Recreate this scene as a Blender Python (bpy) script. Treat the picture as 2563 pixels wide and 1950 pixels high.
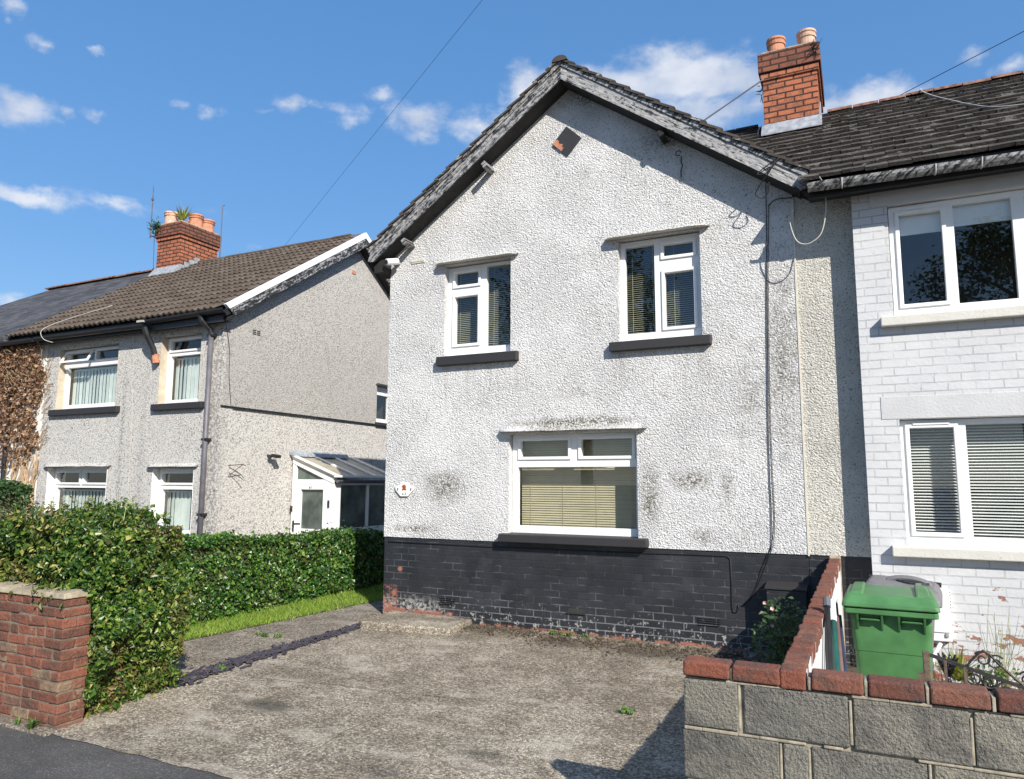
import bpy, bmesh, math, random
import numpy as np
from mathutils import Vector, Matrix

# ------------------------------------------------------------------ scene, camera, sky, sun
S = bpy.context.scene
for o in list(bpy.data.objects):
    bpy.data.objects.remove(o)
COL = S.collection
ZC = 1.78                                   # eye height above the pavement
cam_data = bpy.data.cameras.new("camera")
cam = bpy.data.objects.new("camera", cam_data)
COL.objects.link(cam)
cam_data.sensor_fit = 'HORIZONTAL'
cam_data.sensor_width = 36.0
cam_data.lens = 25.461
cam_data.clip_start = 0.05
cam_data.clip_end = 2000
_R = Vector((0.90213979, 0.43142561, 0.00396669))
_U = Vector((0.05100752, -0.11578063, 0.99196425))
_F = Vector((-0.42841805, 0.8946881, 0.12645626))
cam.matrix_world = Matrix(((_R[0], _U[0], -_F[0], 0), (_R[1], _U[1], -_F[1], 0), (_R[2], _U[2], -_F[2], ZC), (0, 0, 0, 1)))
S.camera = cam

SUN = Vector((1.17, -1.0, 1.03)).normalized()
SUN_EL = math.asin(SUN.z)
SUN_ROT = math.atan2(SUN.x, SUN.y)
sl = bpy.data.lights.new("sun", 'SUN')
sl.energy = 4.9
sl.angle = math.radians(0.5)
sl.color = (1.0, 0.94, 0.85)
so = bpy.data.objects.new("sun", sl)
COL.objects.link(so)
so.rotation_euler = SUN.to_track_quat('Z', 'Y').to_euler()
so.location = (12, -10, 14)

S.view_settings.view_transform = 'Standard'
S.view_settings.look = 'None'
S.view_settings.gamma = 1
S.view_settings.use_curve_mapping = False
S.view_settings.exposure = 0.5
S.render.engine = 'CYCLES'
S.cycles.use_denoising = True
S.cycles.max_bounces = 6
S.cycles.transparent_max_bounces = 12


# ------------------------------------------------------------------ node helpers
class NT:
    def __init__(self, tree):
        self.t = tree
        tree.nodes.clear()

    def n(self, typ, ins=None, **attrs):
        nd = self.t.nodes.new(typ)
        for k, v in attrs.items():
            setattr(nd, k, v)
        for k, v in (ins or {}).items():
            self.set(nd.inputs[k], v)
        return nd

    def set(self, sock, v):
        if isinstance(v, bpy.types.NodeSocket):
            self.t.links.new(v, sock)
        elif v is not None:
            if isinstance(v, (tuple, list)) and len(v) == 3 and sock.type == 'RGBA':
                v = (*v, 1)
            sock.default_value = v

    def m(self, op, a, b=None, c=None, clamp=False):
        nd = self.n('ShaderNodeMath', operation=op, use_clamp=clamp)
        for i, v in enumerate((a, b, c)):
            if v is not None:
                self.set(nd.inputs[i], v)
        return nd.outputs[0]

    def vm(self, op, a, b=None):
        nd = self.n('ShaderNodeVectorMath', operation=op)
        self.set(nd.inputs[0], a)
        if b is not None:
            self.set(nd.inputs[1], b)
        return nd.outputs['Value'] if op in ('LENGTH', 'DOT_PRODUCT', 'DISTANCE') else nd.outputs[0]

    def mix(self, f, a, b, blend='MIX'):
        nd = self.n('ShaderNodeMix', data_type='RGBA', blend_type=blend)
        self.set(nd.inputs[0], f)
        self.set(nd.inputs[6], a)
        self.set(nd.inputs[7], b)
        return nd.outputs[2]

    def ss(self, v, lo, hi, a=0.0, b=1.0):
        nd = self.n('ShaderNodeMapRange', interpolation_type='SMOOTHSTEP')
        for k, x in (('Value', v), ('From Min', lo), ('From Max', hi), ('To Min', a), ('To Max', b)):
            self.set(nd.inputs[k], x)
        return nd.outputs[0]

    def ramp(self, f, stops, mode='LINEAR'):
        nd = self.n('ShaderNodeValToRGB')
        nd.color_ramp.interpolation = mode
        el = nd.color_ramp.elements
        while len(el) < len(stops):
            el.new(0.5)
        for e, (p, c) in zip(el, stops):
            e.position = p
            e.color = (*c, 1) if len(c) == 3 else c
        self.set(nd.inputs[0], f)
        return nd.outputs[0]

    def noise(self, vec, scale, detail=3.0, rough=0.55, dist=0.0):
        return self.n('ShaderNodeTexNoise', {'Vector': vec, 'Scale': scale, 'Detail': detail, 'Roughness': rough, 'Distortion': dist}).outputs[0]

    def vor(self, vec, scale, out='Distance', feature='F1', rand=1.0):
        return self.n('ShaderNodeTexVoronoi', {'Vector': vec, 'Scale': scale, 'Randomness': rand}, feature=feature).outputs[out]

    def coords(self):
        return self.n('ShaderNodeTexCoord').outputs['Object']

    def sep(self, v):
        nd = self.n('ShaderNodeSeparateXYZ', {0: v})
        return nd.outputs

    def comb(self, x, y, z=0.0):
        return self.n('ShaderNodeCombineXYZ', {0: x, 1: y, 2: z}).outputs[0]

    def scale(self, v, s):
        return self.vm('MULTIPLY', v, s)

    def bump(self, h, strength=0.5, dist=0.01, normal=None):
        return self.n('ShaderNodeBump', {'Height': h, 'Strength': strength, 'Distance': dist, 'Normal': normal}).outputs[0]

    def rnd(self):
        return self.n('ShaderNodeNewGeometry').outputs['Random Per Island']

    def out(self, shader):
        self.n('ShaderNodeOutputMaterial', {'Surface': shader})

    def pbr(self, color, rough=0.8, normal=None, metal=0.0, spec=0.5, **kw):
        ins = {'Base Color': color, 'Roughness': rough, 'Normal': normal, 'Metallic': metal, 'Specular IOR Level': spec}
        ins.update(kw)
        return self.n('ShaderNodeBsdfPrincipled', ins).outputs[0]


def mat(name):
    m = bpy.data.materials.new(name)
    m.use_nodes = True
    return m, NT(m.node_tree)


# ------------------------------------------------------------------ sky with small clouds
CLOUDS = [(-0.2068, 0.5213, 0.1232, 0.0382, 1), (-0.2861, 0.5187, 0.0845, 0.0276, 1), (-0.1305, 0.5167, 0.0625, 0.0266, 1), (-0.1914, 0.4849, 0.1214, 0.0278, 0.75), (-0.4316, 0.5191, 0.041, 0.0325, 0.85), (-0.4082, 0.4975, 0.0524, 0.0237, 0.8), (-0.5014, 0.4727, 0.0437, 0.0242, 0.8), (-0.4695, 0.4831, 0.035, 0.0216, 0.8), (0.023, 0.4617, 0.0674, 0.0196, 0.85), (-0.0105, 0.4636, 0.0332, 0.0177, 0.8), (0.1525, 0.4783, 0.0238, 0.0096, 0.6), (0.1889, 0.4578, 0.0262, 0.0135, 0.65), (-0.5912, 0.4833, 0.046, 0.02, 0.85), (-0.6346, 0.5039, 0.0313, 0.0112, 0.75), (-0.6869, 0.4791, 0.0333, 0.0122, 0.75), (-0.755, 0.479, 0.0322, 0.0111, 0.65), (-0.7227, 0.4808, 0.0273, 0.0074, 0.5), (-0.862, 0.4568, 0.0178, 0.0072, 0.55), (-0.9047, 0.4564, 0.0123, 0.0062, 0.4), (-0.5792, 0.4622, 0.0258, 0.0117, 0.55), (-0.7993, 0.4694, 0.0155, 0.0041, 0.3), (-1.0738, 0.4124, 0.0334, 0.0172, 0.85), (-1.0647, 0.4873, 0.0159, 0.0094, 0.8), (-1.0929, 0.5104, 0.0154, 0.0113, 0.75), (-1.0917, 0.4986, 0.0099, 0.0054, 0.6), (-0.9945, 0.4899, 0.0148, 0.0045, 0.5), (-0.9967, 0.4276, 0.0193, 0.0069, 0.5), (-1.03, 0.4195, 0.0131, 0.0067, 0.5), (-1.0485, 0.3239, 0.0781, 0.0113, 0.8), (-0.9654, 0.3311, 0.0674, 0.0101, 0.65), (-0.8298, 0.3342, 0.0401, 0.0068, 0.3), (-0.7982, 0.3045, 0.0305, 0.0055, 0.2), (-1.0659, 0.2007, 0.0267, 0.0134, 0.6)]
W = bpy.data.worlds.new("World")
S.world = W
W.use_nodes = True
t = NT(W.node_tree)
sky = t.n('ShaderNodeTexSky', sky_type='NISHITA', sun_disc=False, sun_elevation=SUN_EL, sun_rotation=SUN_ROT,
          altitude=50, air_density=1.0, dust_density=0.5, ozone_density=6.0)
d = t.n('ShaderNodeTexCoord').outputs['Generated']
dx, dy, dz = t.sep(d)
az = t.m('ARCTAN2', dx, dy)
el = t.m('ARCSINE', dz)
wv = t.vm('SUBTRACT', t.n('ShaderNodeTexNoise', {'Vector': d, 'Scale': 26.0, 'Detail': 5.0, 'Roughness': 0.62}).outputs[1], (0.5, 0.5, 0.5))
wv2 = t.vm('SUBTRACT', t.n('ShaderNodeTexNoise', {'Vector': d, 'Scale': 8.0, 'Detail': 2.0}).outputs[1], (0.5, 0.5, 0.5))
ae = t.vm('ADD', t.comb(az, el, 0.0), t.vm('ADD', t.scale(wv, (0.055, 0.030, 0)), t.scale(wv2, (0.05, 0.018, 0))))
# cumulus noise lives on the direction sphere, stretched sideways
nz = t.noise(t.scale(d, (1, 1, 1.9)), 17.0, 6.0, 0.58, 0.2)
nz2 = t.noise(t.scale(d, (1, 1, 1.6)), 45.0, 4.0, 0.55, 0.1)
acc = None
for a, e, w, h, s in CLOUDS:
    v = t.vm('MULTIPLY', t.vm('SUBTRACT', ae, (a, e, 0)), (1 / (w * 1.45), 1 / (h * 1.5), 0))
    f = t.m('MULTIPLY_ADD', t.vm('LENGTH', v), -s, s)
    acc = f if acc is None else t.m('MAXIMUM', acc, f)
dens = t.m('ADD', acc, t.m('MULTIPLY_ADD', nz, 1.3, -0.70))
dens = t.m('ADD', dens, t.m('MULTIPLY_ADD', nz2, 0.35, -0.175))
cov = t.m('MULTIPLY', t.ss(dens, 0.08, 0.80), t.ss(acc, 0.0, 0.22))
shade = t.ss(t.noise(t.vm('ADD', t.scale(d, (1, 1, 2.2)), (0.3, 0.1, 0.7)), 13.0, 4.0, 0.5), 0.32, 0.7)
ccol = t.mix(shade, (3.1, 3.5, 4.3), (4.7, 4.85, 5.2))
skyc = t.n('ShaderNodeHueSaturation', {'Hue': 0.511, 'Saturation': 1.86, 'Value': 2.28, 'Color': t.n('ShaderNodeGamma', {'Color': sky.outputs[0], 'Gamma': 0.4}).outputs[0]}).outputs[0]
colr = t.mix(t.m('MULTIPLY', cov, 0.88), skyc, ccol)
bg = t.n('ShaderNodeBackground', {'Color': colr, 'Strength': 0.13})
t.n('ShaderNodeOutputWorld', {'Surface': bg.outputs[0]})


# ------------------------------------------------------------------ mesh helpers
class MB:
    def __init__(self, M=None):
        self.v, self.f, self.M = [], [], M

    def pts(self, ps):
        i = len(self.v)
        for p in ps:
            self.v.append(tuple(self.M(*p)) if self.M else tuple(p))
        return i

    def hexa(self, a):                      # 8 corners: bottom ring 0-3, top ring 4-7
        i = self.pts(a)
        for q in ((0, 3, 2, 1), (4, 5, 6, 7), (0, 1, 5, 4), (1, 2, 6, 5), (2, 3, 7, 6), (3, 0, 4, 7)):
            self.f.append(tuple(i + k for k in q))
        return self

    def box(self, x0, x1, y0, y1, z0, z1):
        return self.hexa([(x0, y0, z0), (x1, y0, z0), (x1, y1, z0), (x0, y1, z0), (x0, y0, z1), (x1, y0, z1), (x1, y1, z1), (x0, y1, z1)])

    def obox(self, c, X, Y, Z):             # centre and three half axes
        c, X, Y, Z = Vector(c), Vector(X), Vector(Y), Vector(Z)
        return self.hexa([c - X - Y - Z, c + X - Y - Z, c + X + Y - Z, c - X + Y - Z, c - X - Y + Z, c + X - Y + Z, c + X + Y + Z, c - X + Y + Z])

    def bar(self, p, q, w, h=None, up=(0, 0, 1)):
        p, q = Vector(p), Vector(q)
        d = (q - p)
        s = d.cross(Vector(up))
        s = s.normalized() if s.length > 1e-6 else Vector((1, 0, 0))
        u = s.cross(d).normalized()
        return self.obox((p + q) / 2, d / 2, s * w / 2, u * (h or w) / 2)

    def prism(self, poly, ext):             # planar polygon (3-D points) extruded along ext
        e = Vector(ext)
        n = len(poly)
        i = self.pts([Vector(p) for p in poly] + [Vector(p) + e for p in poly])
        self.f.append(tuple(i + k for k in reversed(range(n))))
        self.f.append(tuple(i + n + k for k in range(n)))
        for k in range(n):
            j = (k + 1) % n
            self.f.append((i + k, i + j, i + n + j, i + n + k))
        return self

    def quad(self, a, b, c, d):
        i = self.pts([a, b, c, d])
        self.f.append((i, i + 1, i + 2, i + 3))
        return self

    def poly(self, ps):
        i = self.pts(ps)
        self.f.append(tuple(range(i, i + len(ps))))
        return self

    def tube(self, path, r, n=6, cap=True):
        P = [Vector(p) for p in path]
        rr = r if isinstance(r, (list, tuple)) else [r] * len(P)
        base = None
        prev = None
        for k, p in enumerate(P):
            d = (P[min(k + 1, len(P) - 1)] - P[max(k - 1, 0)]).normalized()
            if prev is None:
                a = Vector((0, 0, 1)) if abs(d.z) < 0.9 else Vector((1, 0, 0))
                s = d.cross(a).normalized()
            else:
                s = (prev - d * prev.dot(d)).normalized()
            prev = s
            u = d.cross(s)
            i = self.pts([p + (s * math.cos(2 * math.pi * j / n) + u * math.sin(2 * math.pi * j / n)) * rr[k] for j in range(n)])
            if base is not None:
                for j in range(n):
                    self.f.append((base + j, base + (j + 1) % n, i + (j + 1) % n, i + j))
            elif cap:
                self.f.append(tuple(i + j for j in reversed(range(n))))
            base = i
        if cap:
            self.f.append(tuple(base + j for j in range(n)))
        return self

    def lathe(self, prof, c=(0, 0, 0), n=20, cap=True):
        c = Vector(c)
        base = None
        for r, z in prof:
            i = self.pts([c + Vector((r * math.cos(2 * math.pi * j / n), r * math.sin(2 * math.pi * j / n), z)) for j in range(n)])
            if base is not None:
                for j in range(n):
                    self.f.append((base + j, base + (j + 1) % n, i + (j + 1) % n, i + j))
            elif cap:
                self.f.append(tuple(i + j for j in reversed(range(n))))
            base = i
        if cap:
            self.f.append(tuple(base + j for j in range(n)))
        return self

    def slab(self, us, vs, solid, w0, w1):  # cells of a wall or frame in (u, v), thickness w0..w1, holes where not solid
        us, vs = sorted(set(round(x, 5) for x in us)), sorted(set(round(x, 5) for x in vs))
        nu, nv = len(us) - 1, len(vs) - 1
        ok = [[solid((us[i] + us[i + 1]) / 2, (vs[j] + vs[j + 1]) / 2) for j in range(nv)] for i in range(nu)]
        g = lambda i, j: 0 <= i < nu and 0 <= j < nv and ok[i][j]
        for i in range(nu):
            for j in range(nv):
                if not ok[i][j]:
                    continue
                a, b, c, d = us[i], us[i + 1], vs[j], vs[j + 1]
                self.quad((a, c, w1), (b, c, w1), (b, d, w1), (a, d, w1))
                self.quad((a, c, w0), (a, d, w0), (b, d, w0), (b, c, w0))
                if not g(i - 1, j): self.quad((a, c, w0), (a, c, w1), (a, d, w1), (a, d, w0))
                if not g(i + 1, j): self.quad((b, c, w1), (b, c, w0), (b, d, w0), (b, d, w1))
                if not g(i, j - 1): self.quad((a, c, w1), (a, c, w0), (b, c, w0), (b, c, w1))
                if not g(i, j + 1): self.quad((a, d, w0), (a, d, w1), (b, d, w1), (b, d, w0))
        return self

    def build(self, name, m, parent=None, smooth=False, bevel=0.0, origin=None, weld=False, seg=2):
        me = bpy.data.meshes.new(name)
        v = self.v
        if origin is not None:
            v = [(a - origin[0], b - origin[1], c - origin[2]) for a, b, c in v]
        me.from_pydata(v, [], self.f)
        if weld:
            b = bmesh.new()
            b.from_mesh(me)
            bmesh.ops.remove_doubles(b, verts=b.verts, dist=1e-5)
            bmesh.ops.recalc_face_normals(b, faces=b.faces)
            b.to_mesh(me)
            b.free()
        me.materials.append(m)
        if smooth:
            me.shade_smooth()
        me.update()
        o = bpy.data.objects.new(name, me)
        COL.objects.link(o)
        if origin is not None:
            o.location = origin
        if bevel:
            bv = o.modifiers.new("bevel", 'BEVEL')
            bv.width = bevel
            bv.segments = seg
            bv.limit_method = 'ANGLE'
        if parent is not None:
            adopt(o, parent)
        return o


WL = {}


def adopt(o, parent):
    o.parent = parent
    o.matrix_parent_inverse = Matrix.Translation(-Vector(WL.get(parent.name, (0, 0, 0))))


def tag(o, label=None, cat=None, group=None, kind=None):
    for k, v in (('label', label), ('category', cat), ('group', group), ('kind', kind)):
        if v:
            o[k] = v
    return o


def thing(name, label, cat, loc=(0, 0, 0), group=None):
    o = bpy.data.objects.new(name, None)
    COL.objects.link(o)
    o.location = loc
    o.empty_display_size = 0.2
    WL[o.name] = tuple(loc)
    return tag(o, label, cat, group)


def G(y):                                   # the front garden rises gently towards the houses
    return 0.043 * (min(y, 9.5) - 3.5)

# ------------------------------------------------------------------ materials
MT = {}


def simple(name, col, rough=0.6, metal=0.0, var=0.12, vscale=9.0, bump=0.0, bscale=60.0, spec=0.5, bdist=0.004):
    m, t = mat(name)
    c = t.coords()
    n = t.noise(c, vscale, 4.0)
    f = t.ss(n, 0.3, 0.7)
    lo = tuple(x * (1 - var) for x in col)
    hi = tuple(min(1, x * (1 + var)) for x in col)
    nrm = t.bump(t.noise(c, bscale, 3.0), bump, bdist) if bump else None
    t.out(t.pbr(t.mix(f, lo, hi), t.m('MULTIPLY_ADD', n, 0.15, rough - 0.07), nrm, metal, spec))
    MT[name] = m
    return m


simple('upvc', (0.80, 0.80, 0.79), 0.35, var=0.03)
simple('upvc_grey', (0.62, 0.66, 0.72), 0.4, var=0.03)
simple('white_paint', (0.78, 0.77, 0.74), 0.6, var=0.06, bump=0.15, bscale=30)
simple('beige_reveal', (0.50, 0.43, 0.33), 0.85, var=0.12, bump=0.3)
simple('black_plastic', (0.018, 0.018, 0.02), 0.4, var=0.3)
simple('grey_pipe', (0.12, 0.115, 0.13), 0.5, var=0.15)
simple('gutter_black', (0.016, 0.016, 0.018), 0.45, var=0.3, vscale=4)
simple('mortar_dark', (0.17, 0.14, 0.105), 0.95, var=0.3, vscale=14, bump=0.8, bscale=50)
simple('lead', (0.29, 0.31, 0.335), 0.55, var=0.25, vscale=14, bump=0.4, bscale=25)
simple('cable_black', (0.012, 0.012, 0.013), 0.6, var=0.1)
simple('cable_pale', (0.45, 0.44, 0.40), 0.6, var=0.1)
simple('wire_blue', (0.03, 0.045, 0.09), 0.6, var=0.1)
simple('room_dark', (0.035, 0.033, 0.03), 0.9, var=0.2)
simple('blind_cream', (0.53, 0.465, 0.315), 0.65, var=0.05)
simple('blind_olive', (0.46, 0.44, 0.30), 0.6, var=0.08)
simple('blind_white', (0.80, 0.80, 0.78), 0.5, var=0.03)
simple('blind_pale', (0.80, 0.85, 0.80), 0.7, var=0.05)
simple('terracotta', (0.50, 0.22, 0.13), 0.8, var=0.22, vscale=12, bump=0.3)
simple('terracotta_pale', (0.56, 0.36, 0.27), 0.8, var=0.2, vscale=12, bump=0.3)
simple('ridge_clay', (0.19, 0.10, 0.07), 0.9, var=0.5, vscale=16, bump=0.5, bscale=40)
simple('bin_green', (0.068, 0.192, 0.066), 0.45, var=0.16, vscale=7, bump=0.25, bscale=260, bdist=0.0015)
simple('bin_grey', (0.165, 0.16, 0.165), 0.5, var=0.12, vscale=6, bump=0.2, bscale=220, bdist=0.0015)
simple('meter_white', (0.74, 0.74, 0.74), 0.5, var=0.04)
simple('iron', (0.03, 0.028, 0.026), 0.6, var=0.4, vscale=30, bump=0.3, bscale=120)
simple('iron_rust', (0.12, 0.085, 0.06), 0.8, var=0.4, vscale=40, bump=0.4)
simple('teal', (0.02, 0.10, 0.09), 0.3, var=0.2)
simple('brown_stick', (0.16, 0.10, 0.085), 0.8, var=0.2)
simple('blue_stick', (0.04, 0.05, 0.10), 0.5, var=0.2)
simple('refuse_bag', (0.012, 0.012, 0.014), 0.22, var=0.2, bump=0.9, bscale=13, bdist=0.05)
simple('stem', (0.10, 0.065, 0.04), 0.9, var=0.3, bump=0.3)
simple('ivy_stem', (0.36, 0.25, 0.15), 0.9, var=0.3)
simple('weed', (0.10, 0.19, 0.035), 0.6, var=0.35)
simple('rose', (0.75, 0.45, 0.42), 0.6, var=0.2)
simple('digits', (0.03, 0.03, 0.03), 0.6)
simple('emblem', (0.36, 0.09, 0.03), 0.6, var=0.5, vscale=60)
simple('aluminium', (0.62, 0.63, 0.65), 0.35, 0.6, var=0.08)
simple('slate_chip', (0.040, 0.035, 0.046), 0.7, var=0.3, vscale=40)
simple('wood_dark', (0.018, 0.017, 0.016), 0.85, var=0.4, bump=0.4)
simple('mortar', (0.30, 0.265, 0.20), 0.95, var=0.3, vscale=18, bump=0.8, bscale=60)
simple('sandstone', (0.33, 0.28, 0.20), 0.9, var=0.25, vscale=14, bump=0.6, bscale=45)
simple('soil', (0.075, 0.058, 0.04), 0.95, var=0.4, vscale=10, bump=1.0, bscale=30, bdist=0.03)
simple('house_core', (0.10, 0.09, 0.085), 0.95)


def render_wall(name, base, dirt, kind):
    """spatter-dashed render: lumps about 4 cm across, with grime sitting in the pits"""
    m, t = mat(name)
    c = t.coords()
    x, y, z = t.sep(c)
    w = t.vm('ADD', c, t.scale(t.n('ShaderNodeTexNoise', {'Vector': c, 'Scale': 14.0}).outputs[1], (0.035, 0.035, 0.035)))
    if kind == 'coarse':
        stretch = t.scale(w, (1.0, 1.0, 1.25))
        lump = t.vor(stretch, 58.0, 'Distance', 'SMOOTH_F1')
        n1 = t.noise(w, 80.0, 4.0, 0.65)
        n2 = t.noise(c, 30.0, 2.0)
        vary = t.ss(t.noise(c, 1.7, 4.0, 0.65), 0.3, 0.7, 0.55, 1.15)
        h = t.m('MULTIPLY', vary, t.m('ADD', t.m('MULTIPLY', lump, -0.8), t.m('ADD', n1, t.m('MULTIPLY', n2, 0.4))))
        pit = t.ss(t.noise(w, 75.0, 2.0, 0.5), 0.585, 0.68)
        bs, bd = 0.9, 0.030
    else:                                    # dry pebble dash: fine mixed chippings
        h = t.m('ADD', t.vor(w, 75.0), t.m('MULTIPLY', t.noise(c, 60.0, 2.0), 0.8))
        pit = t.ss(t.noise(w, 40.0, 3.0, 0.65), 0.56, 0.66)
        bs, bd = 0.7, 0.014
    big = t.noise(c, 0.9, 4.0, 0.6)
    fine = t.noise(c, 7.0, 4.0, 0.6)
    col = t.mix(t.ss(big, 0.35, 0.68), tuple(v * 0.93 for v in base), base)
    col = t.mix(t.m('MULTIPLY', t.ss(fine, 0.5, 0.75), 0.12), col, dirt)
    grime_shade = 0.80 if kind == 'coarse' else 0.28
    amt = t.m('MULTIPLY', pit, t.ss(big, 0.28, 0.62, grime_shade * 0.7, grime_shade))
    col = t.mix(amt, col, tuple(v * 0.35 for v in dirt))  # pit dirt plus the lumps' small cast shadows, both put into the colour
    if name == 'render_white':
        # algae and soot patches that stay on this wall: (x, z, rx, rz, strength)
        acc = None
        for px, pz, rx, rz, s in ((-4.45, 1.72, 0.42, 0.28, 1.0), (-4.9, 1.22, 0.5, 0.08, .8), (-1.98, 1.62, 0.18, 0.45, 1.0), (-1.55, 1.8, 0.32, 0.16, 1.0),
                                  (-1.45, 1.25, 0.2, 0.13, .8), (-2.85, 2.42, 0.98, 0.11, 1.3), (-2.8, 2.75, 0.6, 0.2, .5), (-0.62, 3.1, 0.25, 1.5, .75), (-2.6, 6.25, 0.5, 0.35, .9),
                                  (-1.75, 5.45, 0.9, 0.35, .6), (-0.95, 2.6, 0.4, 0.9, .45), (-1.2, 1.7, .15, .5, .5)):
            v = t.vm('MULTIPLY', t.vm('SUBTRACT', t.comb(x, z, 0.0), (px, pz, 0)), (1 / rx, 1 / rz, 0))
            f = t.m('MULTIPLY_ADD', t.vm('LENGTH', v), -s, s, clamp=True)
            acc = f if acc is None else t.m('MAXIMUM', acc, f)
        st = t.m('MULTIPLY', t.ss(t.m('ADD', acc, t.m('MULTIPLY_ADD', t.noise(c, 7.0, 5.0, 0.65), 0.9, -0.5)), 0.0, 0.85), t.ss(t.noise(w, 52.0, 3.0, 0.6), 0.42, 0.57, 0.10, 1.0))
        col = t.mix(t.m('MULTIPLY', st, 0.88), col, (0.11, 0.092, 0.055))
        # rain streaks under the sills and the verge
        run = t.noise(t.comb(t.m('MULTIPLY', x, 16.0), t.m('MULTIPLY', z, 0.8), 0.0), 1.0, 4.0, 0.65)
        drip = None
        for xa, xb, zb, ln in ((-4.6, -3.47, 3.17, 0.75), (-2.4, -1.29, 3.18, 0.85), (-3.72, -1.99, 2.33, -0.28)):
            inside = t.m('MULTIPLY', t.ss(x, xa - .05, xa + .05), t.ss(x, xb + .05, xb - .05))
            f = t.m('MULTIPLY', inside, t.m('MULTIPLY', t.ss(z, zb - ln, zb), t.ss(z, zb + .02, zb - .01) if ln > 0 else t.ss(z, zb - .01, zb + .02)))
            drip = f if drip is None else t.m('MAXIMUM', drip, f)
        col = t.mix(t.m('MULTIPLY', t.m('MULTIPLY', drip, t.ss(run, 0.46, 0.72)), 0.38), col, (0.25, 0.23, 0.19))
    if name == 'pebbledash':
        stone = t.n('ShaderNodeTexVoronoi', {'Vector': w, 'Scale': 75.0}).outputs['Color']
        v = t.sep(stone)[0]
        dv = t.n('ShaderNodeTexVoronoi', {'Vector': w, 'Scale': 46.0}).outputs
        dot = t.m('MULTIPLY', t.ss(dv['Distance'], 0.56, 0.40), t.ss(t.sep(dv['Color'])[1], 0.58, 0.62))
        dv2 = t.n('ShaderNodeTexVoronoi', {'Vector': t.vm('ADD', w, (3.3, 1.7, 5.1)), 'Scale': 32.0}).outputs
        dot2 = t.m('MULTIPLY', t.ss(dv2['Distance'], 0.50, 0.36), t.ss(t.sep(dv2['Color'])[1], 0.70, 0.74))
        col = t.mix(t.m('MULTIPLY', t.m('MAXIMUM', dot, dot2), t.ss(t.noise(c, 1.3, 4.0, 0.6), 0.3, 0.65, 0.55, 0.85)), col, (0.10, 0.093, 0.085))
        col = t.mix(0.30, col, t.ramp(v, [(0.0, (0.24, 0.21, 0.18)), (0.35, (0.50, 0.47, 0.42)), (0.7, (0.66, 0.64, 0.60)), (1.0, (0.76, 0.75, 0.72))]))
        # lower storey panel and the corner carry more soot
        soot = t.m('MULTIPLY', t.ss(t.m('MAXIMUM', t.m('ABSOLUTE', t.m('ADD', x, 8.42)), t.m('SUBTRACT', y, 7.50)), 0.32, 0.05), t.ss(t.noise(w, 30.0, 2.0), 0.42, 0.6))
        # sooty runs either side of the old pipe line between the windows
        run = t.m('MAXIMUM', t.ss(t.m('ABSOLUTE', t.m('ADD', x, 10.42)), 0.07, 0.01), t.ss(t.m('ABSOLUTE', t.m('ADD', x, 9.95)), 0.12, 0.0, 0.0, 0.6))
        run = t.m('MULTIPLY', t.m('MULTIPLY', run, t.ss(z, 3.9, 3.2)), t.ss(t.noise(w, 36.0, 3.0), 0.45, 0.6))
        col = t.mix(t.m('MULTIPLY', t.m('MAXIMUM', soot, run), 0.6), col, (0.11, 0.10, 0.09))
        # the upper gable panel is greyer and dirtiest just above the drip course
        up = t.m('MULTIPLY', t.ss(y, 7.66, 7.70), t.m('MULTIPLY', t.ss(z, 2.86, 2.88), t.ss(z, 6.5, 2.9, 0.18, 0.42)))
        col = t.mix(up, col, (0.24, 0.225, 0.205))
    t.out(t.pbr(col, 0.93, t.bump(h, bs, bd), spec=0.2))
    MT[name] = m


render_wall('render_white', (0.75, 0.745, 0.735), (0.30, 0.285, 0.25), 'coarse')
render_wall('render_cream', (0.67, 0.65, 0.585), (0.32, 0.29, 0.22), 'coarse')
render_wall('pebbledash', (0.62, 0.60, 0.565), (0.22, 0.20, 0.18), 'fine')


def brick_nodes(t, w, h, mortar, off=(0, 0), rot=None, smooth=0.1, squash=0.5):
    c = t.coords()
    x, y, z = t.sep(c)
    v = t.comb(t.m('ADD', t.m('ADD', x, y), off[0]), t.m('ADD', z, off[1]))
    wob = t.n('ShaderNodeTexNoise', {'Vector': c, 'Scale': 9.0}).outputs[1]
    v = t.vm('ADD', v, t.scale(t.vm('SUBTRACT', wob, (0.5, 0.5, 0.5)), (0.012, 0.008, 0)))
    b = t.n('ShaderNodeTexBrick', {'Vector': v, 'Color1': (0, 0, 0), 'Color2': (1, 1, 1), 'Mortar': (0.5, 0.5, 0.5), 'Scale': 1.0, 'Mortar Size': mortar,
                                   'Mortar Smooth': smooth, 'Bias': 0.0, 'Brick Width': w, 'Row Height': h})
    return c, x, y, z, b.outputs['Color'], b.outputs['Fac']


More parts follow.
